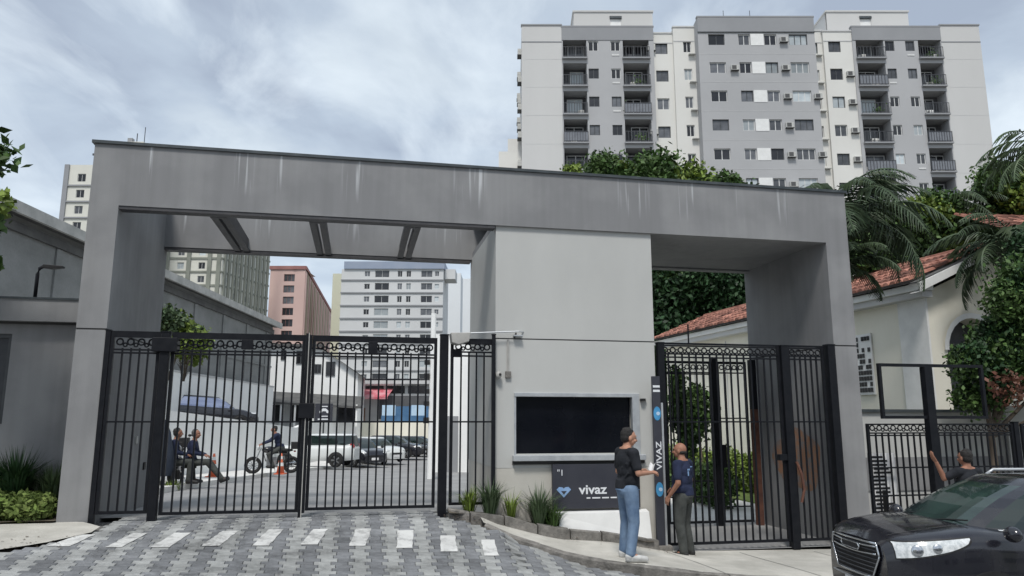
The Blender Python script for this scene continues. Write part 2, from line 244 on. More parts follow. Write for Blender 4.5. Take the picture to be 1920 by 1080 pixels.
# ------------------------------------------------------------------ mesh helpers
class MB:
    def __init__(s): s.v = []; s.f = []; s.m = []
    def add(s, vs, fs, mi=0):
        o = len(s.v); s.v.extend([tuple(p) for p in vs]); s.f.extend([tuple(i + o for i in f) for f in fs]); s.m.extend([mi] * len(fs)); return s
    def box(s, x0, x1, y0, y1, z0, z1, mi=0):
        return s.add([(x0, y0, z0), (x1, y0, z0), (x1, y1, z0), (x0, y1, z0), (x0, y0, z1), (x1, y0, z1), (x1, y1, z1), (x0, y1, z1)],
                     [(0, 3, 2, 1), (4, 5, 6, 7), (0, 1, 5, 4), (1, 2, 6, 5), (2, 3, 7, 6), (3, 0, 4, 7)], mi)
    def tube(s, pts, r, n=8, mi=0, cap=True, sy=1.0):
        pts = [Vector(p) for p in pts]; rs = r if isinstance(r, (list, tuple)) else [r] * len(pts)
        vs = []; fs = []
        for i, p in enumerate(pts):
            d = (pts[min(i + 1, len(pts) - 1)] - pts[max(i - 1, 0)])
            d = d.normalized() if d.length > 1e-9 else Vector((0, 0, 1))
            a = Vector((0, 0, 1)) if abs(d.z) < 0.9 else Vector((1, 0, 0))
            x = d.cross(a).normalized(); y = d.cross(x).normalized()
            for k in range(n):
                t = 2 * PI * k / n; vs.append(p + x * (math.cos(t) * rs[i]) + y * (math.sin(t) * rs[i] * sy))
        for i in range(len(pts) - 1):
            for k in range(n): fs.append((i * n + k, i * n + (k + 1) % n, (i + 1) * n + (k + 1) % n, (i + 1) * n + k))
        if cap: fs.append(tuple(range(n - 1, -1, -1))); fs.append(tuple((len(pts) - 1) * n + k for k in range(n)))
        return s.add(vs, fs, mi)
    def ball(s, c, rx, ry=None, rz=None, n=12, k=8, mi=0, rot=None):
        ry = rx if ry is None else ry; rz = rx if rz is None else rz
        vs = []; fs = []
        for i in range(1, k):
            ph = PI * i / k
            for j in range(n):
                t = 2 * PI * j / n; p = Vector((rx * math.sin(ph) * math.cos(t), ry * math.sin(ph) * math.sin(t), rz * math.cos(ph)))
                if rot: p = rot @ p
                vs.append(Vector(c) + p)
        top = Vector((0, 0, rz)); bot = Vector((0, 0, -rz))
        if rot: top = rot @ top; bot = rot @ bot
        vs.append(Vector(c) + top); vs.append(Vector(c) + bot)
        for i in range(k - 2):
            for j in range(n): fs.append((i * n + j, i * n + (j + 1) % n, (i + 1) * n + (j + 1) % n, (i + 1) * n + j)[::-1])
        T, B = len(vs) - 2, len(vs) - 1
        for j in range(n): fs.append((T, j, (j + 1) % n)); fs.append((B, (k - 2) * n + (j + 1) % n, (k - 2) * n + j))
        return s.add(vs, fs, mi)
    def cap(s, p0, p1, r0, r1, n=12, mi=0):
        """tapered capsule"""
        p0, p1 = Vector(p0), Vector(p1); d = p1 - p0; L = d.length
        s.tube([p0, p1], [r0, r1], n, mi); s.ball(p0, r0, n=n, k=8, mi=mi); s.ball(p1, r1, n=n, k=8, mi=mi); return s
    def torus(s, c, R, r, axis='y', n=16, k=5, mi=0):
        vs = []; fs = []
        for i in range(n):
            a = 2 * PI * i / n
            for j in range(k):
                b = 2 * PI * j / k; q = R + r * math.cos(b); h = r * math.sin(b); x, y = q * math.cos(a), q * math.sin(a)
                p = {'y': (x, h, y), 'x': (h, x, y), 'z': (x, y, h)}[axis]; vs.append((c[0] + p[0], c[1] + p[1], c[2] + p[2]))
        for i in range(n):
            for j in range(k): fs.append((i * k + j, ((i + 1) % n) * k + j, ((i + 1) % n) * k + (j + 1) % k, i * k + (j + 1) % k))
        return s.add(vs, fs, mi)
    def prism(s, poly, y0, y1, mi=0):
        """polygon in x,z extruded along y"""
        n = len(poly); vs = [(x, y0, z) for x, z in poly] + [(x, y1, z) for x, z in poly]
        fs = [tuple(range(n)), tuple(range(2 * n - 1, n - 1, -1))] + [(i, i + n, (i + 1) % n + n, (i + 1) % n) for i in range(n)]
        return s.add(vs, fs, mi)
    def slab(s, poly, zf, th, mi=0):
        """plan polygon (x,y) with heights zf(x,y), thickness th"""
        n = len(poly); vs = [(x, y, zf(x, y)) for x, y in poly] + [(x, y, zf(x, y) - th) for x, y in poly]
        fs = [tuple(range(n)), tuple(range(2 * n - 1, n - 1, -1))] + [(i, i + n, (i + 1) % n + n, (i + 1) % n) for i in range(n)]
        return s.add(vs, fs, mi)
    def grid(s, P, mi=0, flip=False):
        r = len(P); c = len(P[0]); vs = [p for row in P for p in row]; fs = []
        for i in range(r - 1):
            for j in range(c - 1):
                q = (i * c + j, i * c + j + 1, (i + 1) * c + j + 1, (i + 1) * c + j); fs.append(q[::-1] if flip else q)
        return s.add(vs, fs, mi)
    def wall(s, x0, x1, z0, z1, holes=(), y=0.0, d=0.2, mi=0, mr=None, mb=None):
        """front face at y looking to -y with real openings; hole = (x0,x1,z0,z1[,depth[,back]])"""
        xs = sorted({x0, x1, *[h[0] for h in holes], *[h[1] for h in holes]}); zs = sorted({z0, z1, *[h[2] for h in holes], *[h[3] for h in holes]})
        xs = [x for x in xs if x0 - 1e-6 <= x <= x1 + 1e-6]; zs = [z for z in zs if z0 - 1e-6 <= z <= z1 + 1e-6]
        mr = mi if mr is None else mr
        for i in range(len(xs) - 1):
            for j in range(len(zs) - 1):
                cx, cz = (xs[i] + xs[i + 1]) / 2, (zs[j] + zs[j + 1]) / 2
                if any(h[0] < cx < h[1] and h[2] < cz < h[3] for h in holes): continue
                s.add([(xs[i], y, zs[j]), (xs[i + 1], y, zs[j]), (xs[i + 1], y, zs[j + 1]), (xs[i], y, zs[j + 1])], [(0, 1, 2, 3)], mi)
        for h in holes:
            a, b, c, e = h[:4]; dd = h[4] if len(h) > 4 else d
            s.add([(a, y, c), (b, y, c), (b, y, e), (a, y, e), (a, y + dd, c), (b, y + dd, c), (b, y + dd, e), (a, y + dd, e)],
                  [(0, 4, 5, 1), (1, 5, 6, 2), (2, 6, 7, 3), (3, 7, 4, 0)], mr)
            s.add([(a, y + dd, c), (b, y + dd, c), (b, y + dd, e), (a, y + dd, e)], [(0, 1, 2, 3)], mr if mb is None else mb)
        return s
    def xf(s, mat):
        s.v = [tuple(mat @ Vector(p)) for p in s.v]; return s
    def mesh(s, name, mats):
        me = bpy.data.meshes.new(name); me.from_pydata(s.v, [], s.f)
        for m in mats: me.materials.append(m)
        if len(mats) > 1: me.polygons.foreach_set('material_index', s.m)
        me.update(); return me
def link(o, parent=None):
    COL.objects.link(o)
    if parent is not None: o.parent = parent
    return o
def mats_of(m): return [M[k] if isinstance(k, str) else k for k in (m if isinstance(m, (list, tuple)) else [m])]
def obj(name, mb, m, parent=None, loc=(0, 0, 0), rot=(0, 0, 0), smooth=False, bevel=0, kind=None, label=None):
    me = mb if isinstance(mb, bpy.types.Mesh) else mb.mesh(name, mats_of(m))
    o = bpy.data.objects.new(name, me); o.location = loc; o.rotation_euler = rot; link(o, parent)
    if smooth: me.polygons.foreach_set('use_smooth', [True] * len(me.polygons)); me.update()
    if bevel:
        b = o.modifiers.new('bevel', 'BEVEL'); b.width = bevel; b.segments = 2; b.limit_method = 'ANGLE'
    if kind: o['kind'] = kind
    if label: o['label'] = label
    return o
def tag(o, label, cat, group=None):
    o['label'] = label; o['category'] = cat
    if group: o['group'] = group
    return o
def thing(name, label, cat, loc=(0, 0, 0), rz=0.0, group=None, parent=None):
    o = bpy.data.objects.new(name, None); o.location = loc; o.rotation_euler = (0, 0, rz); o.empty_display_size = 0.3; COL.objects.link(o)
    return tag(o, label, cat, group)
def B(*a, mi=0): return MB().box(*a, mi=mi)
def copy_tree(o, parent=None):
    c = o.copy(); COL.objects.link(c); c.parent = parent
    for ch in list(o.children): copy_tree(ch, c)
    return c

# ------------------------------------------------------------------ the property's own frame: u along the frontage, v into the plot
E0 = (0.9799, 0.1996); N0 = (-0.1996, 0.9799); P0 = (-6.17, 10.5); RZ = math.atan2(E0[1], E0[0])
def P(u, v, z=0.0): return (P0[0] + u * E0[0] + v * N0[0], P0[1] + u * E0[1] + v * N0[1], z)
def UV(x, y):
    dx, dy = x - P0[0], y - P0[1]; return dx * E0[0] + dy * E0[1], dx * N0[0] + dy * N0[1]
ZW = [(6, .30), (6.9, 0.0), (7.8, -.13), (8.5, -.27), (9, -.35), (12.4, -.42), (30, -1.2)]
def zw(u):
    if u <= 6: return .3
    for (a, b), (c, d) in zip(ZW, ZW[1:]):
        if u <= c: return b + (d - b) * (u - a) / (c - a)
    return ZW[-1][1]
def zstreet(x): return -.21 - .055 * x
def zf(x, y):
    """height of the paved street and apron"""
    u, v = UV(x, y); t = min(1, max(0, (v + 2.8) / 2.8)); t = t * t * (3 - 2 * t)
    zg = .3 if u < 6 else zw(u) - .12; s = zstreet(x); return s + (zg - s) * t
def zuv(u, v): x, y, _ = P(u, v); return zf(x, y)
def zin(x, y): return max(.3 - .037 * (y - 11), -.9)
def in_view(p, m=0.03):
    x, y, z = p[0], p[1], p[2] - 1.65; th = math.radians(10.16); C, S = math.cos(th), math.sin(th)
    fw = y * C + z * S; up = -y * S + z * C
    return fw > 0.3 and abs(x / fw) < 0.6857 + m and abs(up / fw) < 0.3857 + m
# ------------------------------------------------------------------ the ground
def struct(name, mb, m, **k): return obj(name, mb, m, kind='structure', **k)
def ground():
    # base terrain to the horizon
    struct('terrain', MB().add([(-1500, -600, -1.72), (1500, -600, -1.72), (1500, 2500, -1.72), (-1500, 2500, -1.72)], [(0, 1, 2, 3)]), 'terrain')
    # street bed under the pavers
    g = [[(*P(u, v)[:2], zuv(u, v) - .062) for u in np.arange(-30, 31, .5)] for v in np.arange(-16, .61, .3)]
    m = MB().grid(g); st = struct('street', m, 'sand', smooth=True)
    # interlocking pavers, alternately light and dark
    PW, PD, G, TH = .20, .10, .006, .06
    pieces = []; stuff = MB()
    kx = lambda u: np.interp(u, [5.2, 5.75, 5.9, 6.37, 6.74, 7.17, 7.57, 8.1, 9, 12, 31], [-.2, -.75, -.84, -1.07, -1.39, -1.69, -1.98, -2.25, -2.5, -2.6, -2.6]) if u > 5.2 else .58
    lx = lambda u: np.interp(u, [-30, -2.2, -.03, .35, .69, .8], [-2.1, -1.9, -1.54, -1.23, -.78, .58]) if u < .8 else .58
    for j in range(int(14 / PD)):
        v = .5 - (j + .5) * PD; sh = (j % 2) * PW * .28 + (j // 2 % 2) * PW * .1
        for i in range(-70, 90):
            u = i * PW + sh
            if not (-14 < u < 18): continue
            if v > min(kx(u), lx(u)) - .05: continue
            if v < -6 and (u < -8 or u > 14): continue
            dark = i % 2; p = P(u, v, zuv(u, v)); pieces.append((u, v, dark, p))
    vis = [q for q in pieces if in_view(q[3], -.005)]
    vis.sort(key=lambda q: q[3][0] ** 2 + q[3][1] ** 2); near = set(id(q) for q in vis[:300])
    hw, hd = PW / 2 - G / 2, PD / 2 - G / 2
    def pav():
        b = MB(); c = .006
        b.add([(-hw, -hd, -TH), (hw, -hd, -TH), (hw, hd, -TH), (-hw, hd, -TH), (-hw, -hd, -c), (hw, -hd, -c), (hw, hd, -c), (-hw, hd, -c), (-hw + c, -hd + c, 0), (hw - c, -hd + c, 0), (hw - c, hd - c, 0), (-hw + c, hd - c, 0)],
              [(0, 1, 5, 4), (1, 2, 6, 5), (2, 3, 7, 6), (3, 0, 4, 7), (4, 5, 9, 8), (5, 6, 10, 9), (6, 7, 11, 10), (7, 4, 8, 11), (8, 9, 10, 11)]); return b
    ml, md = pav().mesh('paver', [M['paver_l']]), pav().mesh('paver', [M['paver_d']])
    for q in pieces:
        u, v, dark, p = q; dz = random.uniform(-.0015, .0015)
        if id(q) in near:
            x, y, z = p; h = .05
            nx = -(zuv(u + h, v) - zuv(u - h, v)) / (2 * h); ny = -(zuv(u, v + h) - zuv(u, v - h)) / (2 * h)
            o = bpy.data.objects.new('paver', md if dark else ml); link(o, st); o.location = (x, y, z + dz)
            o.rotation_euler = (Euler((0, 0, RZ)).to_matrix() @ Vector((nx, ny, 1)).to_track_quat('Z', 'Y').to_matrix() @ Euler((0, 0, 0)).to_matrix()).to_euler()
            o.rotation_euler = (Matrix.Rotation(RZ, 3, 'Z') @ Matrix.Rotation(-ny, 3, 'X') @ Matrix.Rotation(nx, 3, 'Y')).to_euler()
        else:
            vs = []
            for zz, ins in ((-.03, 0), (-.004, 0), (0, .005)):
                for a, b_ in ((-1, -1), (1, -1), (1, 1), (-1, 1)):
                    uu, vv = u + a * (hw - ins), v + b_ * (hd - ins); x, y, _ = P(uu, vv); vs.append((x, y, zuv(uu, vv) + zz + dz))
            stuff.add(vs, [(0, 1, 5, 4), (1, 2, 6, 5), (2, 3, 7, 6), (3, 0, 4, 7), (4, 5, 9, 8), (5, 6, 10, 9), (6, 7, 11, 10), (7, 4, 8, 11), (8, 9, 10, 11)], dark)
    obj('paver', stuff, ['paver_l', 'paver_d'], st, kind='stuff')
    # white painted bars across the apron
    D = [(.40, .65, .59, .77, -1.39, -.87), (1.06, 1.24, 1.20, 1.37, -1.44, -.84), (1.56, 1.77, 1.70, 1.90, -1.44, -.86), (2.13, 2.34, 2.27, 2.47, -1.40, -.80), (2.72, 2.92, 2.85, 3.04, -1.40, -.76),
         (3.30, 3.51, 3.42, 3.61, -1.37, -.79), (3.90, 4.10, 3.98, 4.19, -1.42, -.80), (4.49, 4.69, 4.54, 4.75, -1.49, -.89), (5.05, 5.26, 5.09, 5.29, -1.60, -1.10), (5.59, 5.78, 5.62, 5.80, -1.72, -1.25)]
    for a, b, c, d, v0, v1 in D:
        g = []
        for k in range(9):
            t = k / 8; v = v0 + (v1 - v0) * t; ua, ub = a + (c - a) * t, b + (d - b) * t
            ua += random.uniform(-.008, .008); ub += random.uniform(-.008, .008)
            g.append([(*P(ua + (ub - ua) * s / 3, v)[:2], zuv(ua + (ub - ua) * s / 3, v) + .007) for s in range(4)])
        obj('painted_stripe', MB().grid(g), 'whitemark', st)
    # right-hand sidewalk, its kerb stones and the left concrete corner
    kh = lambda u: float(np.interp(u, [5.7, 6.4, 7.6], [.012, .045, .115]))
    K = [(5.75, -.75), (5.9, -.84), (6.37, -1.07), (6.74, -1.39), (7.17, -1.69), (7.57, -1.98), (8.1, -2.25), (9, -2.5), (10.5, -2.58), (12, -2.6), (20, -2.6), (31, -2.6)]
    us = np.concatenate([np.arange(5.75, 9, .25), np.arange(9, 31, .5)])
    g = []
    for u in us:
        vk = float(np.interp(u, [k[0] for k in K], [k[1] for k in K])) + .1
        vb = .02 if u > 6.9 else (-.36 if u > 5.75 else -.4); row = []
        for t in np.linspace(0, 1, 7): v = vk + (vb - vk) * t; row.append((*P(u, v)[:2], zuv(u, v) + kh(u)))
        g.append(row)
    sw = struct('sidewalk', MB().grid(g, flip=True), 'concrete', smooth=True)
    # sidewalk slab joints
    for u in (8.6, 9.9, 11.2, 12.5, 13.8, 15.1):
        gj = [[(*P(u + s, v)[:2], zuv(u + s, v) + .1185) for s in (0, .012)] for v in np.arange(-2.4, .0, .2)]
        obj('slab_joint', MB().grid(gj, flip=True), 'joint', sw)
    kb = thing('kerb', '', '', (0, 0, 0)); 
    for k in ('label', 'category'): del kb[k]
    kb['kind'] = 'structure'
    # walk along the kerb line in steps
    pts = []; acc = 0
    for (a, b), (c, d) in zip(K, K[1:]):
        n = max(1, int(math.hypot(c - a, d - b) / .05))
        for i in range(n): pts.append((a + (c - a) * i / n, b + (d - b) * i / n))
    step = 14
    for i in range(0, len(pts) - step, step):
        m = MB(); vs = []
        for (u, v), (u2, v2) in ((pts[i], pts[i + 1]), (pts[i + step // 2], pts[i + step // 2 + 1]), (pts[min(i + step, len(pts) - 2)], pts[min(i + step + 1, len(pts) - 1)])):
            d = Vector((u2 - u, v2 - v)).normalized(); nx, ny = -d.y, d.x
            for off, zz in ((0, -.1), (0, kh(u) - .015), (.012, kh(u)), (.11, kh(u) + .004), (.11, -.05)):
                uu, vv = u + nx * off, v + ny * off; vs.append((*P(uu, vv)[:2], zuv(u, v) + zz + random.uniform(-.006, .006)))
        fs = []
        for r in range(2):
            for c in range(4): fs.append((r * 5 + c, (r + 1) * 5 + c, (r + 1) * 5 + c + 1, r * 5 + c + 1))
        fs += [(0, 1, 2, 3, 4), (14, 13, 12, 11, 10)]
        obj('kerb_stone', m.add(vs, fs), 'kerb', kb)
    # dark stone edging in front of the booth's planting bed
    E = [(5.3, -.12, .33), (5.6, -.32, .30), (6.1, -.36, .24), (6.6, -.36, .10), (7.1, -.34, .02), (7.6, -.3, -.04), (8.1, -.25, -.12), (8.55, -.22, -.2)]
    for (a, b, z0), (c, d, z1) in zip(E, E[1:]):
        m = MB(); vs = []
        for (u, v, z) in ((a + .01, b, z0), (c - .01, d, z1)):
            for off, zz in ((-.06, -.3), (-.05, .05), (.07, .06), (.08, -.3)): vs.append((*P(u, v + off)[:2], z + zz + random.uniform(-.01, .01)))
        fs = [(0, 4, 5, 1), (1, 5, 6, 2), (2, 6, 7, 3), (0, 1, 2, 3), (7, 6, 5, 4)]
        obj('edging_stone', m.add(vs, fs), 'kerb', kb)
    bed = [[(*P(u, v)[:2], float(np.interp(u, [e[0] for e in E], [e[2] for e in E])) + .02 + random.uniform(-.01, .02)) for v in np.linspace(-.33, .1, 5)] for u in np.arange(5.3, 8.6, .15)]
    struct('planting_bed', MB().grid(bed, flip=True), 'earth', smooth=True)
    L = [(-30, -2.1), (-2.2, -1.9), (-.03, -1.54), (.35, -1.23), (.69, -.78), (.72, -.3), (.5, 0.02)]
    g = []
    for u, vl in [(-30, -2.1), (-12, -1.98), (-6, -1.94), (-2.2, -1.9), (-1.2, -1.74), (-.5, -1.62), (-.03, -1.54), (.2, -1.36), (.35, -1.23), (.52, -1.02), (.69, -.78)]:
        top = .02 if u < .3 else .02 - (u - .3) * 1.2
        g.append([(*P(u, vl + (top - vl) * t)[:2], zuv(u, vl + (top - vl) * t) + .012) for t in np.linspace(0, 1, 7)])
    struct('sidewalk_corner', MB().grid(g, flip=True), 'concrete', smooth=True)
    # planting bed along the left wall
    g = [[(*P(u, v)[:2], .33 + random.uniform(0, .03)) for v in np.linspace(-.08, .95, 6)] for u in np.arange(-12, .01, .4)]
    struct('planting_bed', MB().grid(g, flip=True), 'earth', smooth=True)
    # inner street behind the gates
    def edge(y): return float(np.interp(y, [13, 20, 27, 36, 45, 62, 90], [-7.3, -8.2, -8.95, -9.6, -9.3, -7.6, -6.5]))
    g = []
    for y in [10.4, 11, 12, 13, 14, 16, 18, 20, 24, 28, 32, 36, 40, 44, 50, 56, 62, 70, 85]:
        xl = edge(y) if y > 13 else -7.4
        xr = .6 - (y - 11) * .09
        row = []
        for t in np.linspace(0, 1, 8):
            x = xl + (xr - xl) * t; row.append((x, y, zin(x, y)))
        g.append(row)
    # trim the first rows to the gate line
    g2 = [[(max(p[0], -20), p[1], p[2]) for p in r] for r in g]
    gg = [[P(u, .5, zuv(u, .5) - .003)[:3] for u in np.linspace(-.2, 6.05, 8)]] + [r for r in g2 if r[0][1] >= 13]
    struct('inner_street', MB().grid(gg), 'asphalt', smooth=True)
    # inner sidewalk with its bright concrete
    g = []
    for y in [13, 16, 20, 24, 28, 32, 36, 40, 45, 50, 56, 62, 70]:
        xe = edge(y) if y > 13 else -7.3; xw = -11.0 - .06 * (y - 22)
        g.append([(xw - .3 + (xe - xw + .3) * t, y, zin(0, y) + .13) for t in (0, .33, .66, 1)] + [(xe, y, zin(0, y) - .05)])
    struct('inner_sidewalk', MB().grid(g), 'concrete_w')
    # court behind the right gate, garden lawn and path
    struct('gate_court', MB().grid([[P(u, v, -.36 - .0 * v) for v in np.linspace(0, 3.4, 4)] for u in (8.7, 10, 12.1)], flip=True), 'asphalt')
    struct('garden_path', MB().slab([P(9.4, 3.4)[:2], P(13.5, 3.4)[:2], (9.9, 33), (7.0, 33)][:0] + [P(9.2, 3.35)[:2], P(13, 3.35)[:2], (8.5, 22), (5.0, 40), (1.0, 40)], lambda x, y: -.37, 1.4), 'concrete_w')
    struct('lawn', MB().slab([(6.3, 18), (7.55, 15.9), (8.6, 15.6), (9.3, 16.8), (5.9, 29.5), (4.3, 31)], lambda x, y: -.33, .5), 'grass')
    struct('right_ground', MB().slab([P(8.7, 3.3)[:2], P(31, 3.3)[:2], P(31, 60)[:2], (-1, 60), (.5, 30)], lambda x, y: -.40, 1.4), 'earth')
ground()

# ------------------------------------------------------------------ the gate portal
U1 = 12.42; ZT, ZB, ZJ = 5.71, 4.78, 2.95
portal = thing('entrance_portal', 'long grey painted concrete entrance portal with dark coping spanning both gates and the booth', 'entrance portal', P(0, 0), RZ)
def portal_build():
    t = portal
    pil = lambda x0, x1, lab: obj('pillar', MB().box(x0, x1, 0, 2.9, -.8, ZJ - .012).box(x0 + .008, x1 - .008, .008, 2.892, ZJ - .012, ZJ + .012, mi=1).box(x0, x1, 0, 2.9, ZJ + .012, ZT), ['portal', 'joint'], t)
    pil(0, .40, ''); pil(U1 - .44, U1, '')
    # front beam, rear beam, coping
    obj('beam', B(.4, U1 - .44, 0, .22, ZB, ZT), 'portal', t)
    obj('beam', B(.4, U1 - .44, 2.68, 2.9, ZB, ZT), 'portal', t)
    obj('coping', MB().box(-.035, U1 + .035, -.035, .26, ZT, ZT + .045).box(-.035, U1 + .035, 2.64, 2.935, ZT, ZT + .045).box(-.035, .44, .26, 2.64, ZT, ZT + .045).box(U1 - .48, U1 + .035, .26, 2.64, ZT, ZT + .045), 'coping', t)
    # dark strips covering the undersides of the beams
    obj('beam_underside_strip', MB().box(.403, 6.02, .012, .20, ZB - .05, ZB - .002), 'darksteel', t)
    obj('beam_underside_strip', MB().box(.403, 6.02, 2.69, 2.89, ZB - .05, ZB - .002), 'darksteel', t)
    # double steel cross-beams, three bays
    for u in (1.75, 3.22, 4.72):
        c = MB()
        for dx in (-.10, .055): c.box(u + dx, u + dx + .045, .22, 2.68, ZB + .01, ZB + .22); c.box(u + dx - .03, u + dx + .075, .22, 2.68, ZB - .03, ZB + .008)
        c.box(u - .12, u + .12, .221, .30, ZB - .05, ZB - .034); obj('crossbeam', c, 'darksteel', t)
    # closed soffit over booth and right gate
    obj('soffit', B(6.05, U1 - .44, .22, 2.68, ZB + .03, ZB + .14), 'portal', t)
    obj('roof_slab', B(6.05, U1 - .44, .22, 2.68, ZT - .25, ZT - .05), 'portal', t)
    # brown worn patch on the right pillar's inner face
    pts = [(1.35 + .78 * math.cos(a) * (1 + .12 * math.sin(3 * a + 1)), .95 + .55 * math.sin(a) * (1 + .1 * math.sin(5 * a))) for a in np.linspace(0, 2 * PI, 28, endpoint=False)]
    obj('worn_patch', MB().add([(U1 - .443, y, z) for y, z in pts], [tuple(range(27, -1, -1))]), 'patch', t, label='brown worn patch on the inner face of the right pillar')
    obj('bell_box', B(.40, .425, 1.9, 1.98, 1.3, 1.42), 'acwhite', t); obj('switch_box', B(.40, .425, 2.5, 2.6, .85, .97), 'plasticblk', t)
portal_build()

# ------------------------------------------------------------------ guard booth
def booth_build():
    t = thing('guard_booth', 'pale grey guard booth with a wide dark window between the two gates', 'guard booth', P(6.04, .05), RZ)
    w = 2.66; D = 2.8; hole = (.33, 2.27, 1.16, 2.04, .16)
    m = MB().wall(0, w, .95, ZJ - .012, [hole], mi=0).box(.006, w - .006, .006, D, ZJ - .012, ZJ + .008, mi=1)
    m.add([(0, 0, .95), (0, 0, ZJ), (0, D, ZJ), (0, D, .95)], [(0, 1, 2, 3)]).add([(w, 0, .95), (w, 0, ZJ), (w, D, ZJ), (w, D, .95)], [(3, 2, 1, 0)]).add([(0, D, .95), (w, D, .95), (w, D, ZJ), (0, D, ZJ)], [(3, 2, 1, 0)])
    m.box(0, w, 0, D, ZJ + .008, ZB + .03)
    obj('wall', m, ['booth', 'joint'], t)
    lo = MB().box(.004, w - .004, .004, D, -.75, .95)
    obj('lower_wall', lo, 'boothlow', t)
    f = MB()
    f.box(.30, 2.36, -.03, .05, 2.04, 2.10).box(2.24, 2.36, -.03, .05, 1.14, 2.04).box(.30, .33, -.015, .05, 1.14, 2.04)
    obj('window_frame', f, 'alu', t, bevel=.004)
    obj('window_pane', B(.33, 1.30, .09, .105, 1.16, 2.04), 'glassblack', t)
    obj('window_pane', B(1.30, 2.24, .11, .125, 1.16, 2.04), 'glassblack', t)
    obj('window_sill', B(.27, 2.42, -.11, .10, 1.055, 1.14), 'alu', t, bevel=.006, label='pale metal sill below the dark window')
    obj('lower_trim', B(.27, 2.42, -.03, 0, 1.0, 1.05), 'joint', t)
    # interior: desk and chair backs seen faintly
    obj('plinth', MB().add([(.86, -.02, .30), (2.42, -.02, .30), (2.42, -.02, -.12), (.86, -.02, .0), (.86, -.15, .27), (2.42, -.15, .27), (2.42, -.24, -.12), (.86, -.24, -.0)], [(4, 7, 6, 5), (0, 4, 5, 1), (1, 5, 6, 2), (0, 3, 7, 4)]), 'white', t, label='white sloping plinth under the dark sign')
    return t
booth = booth_build()
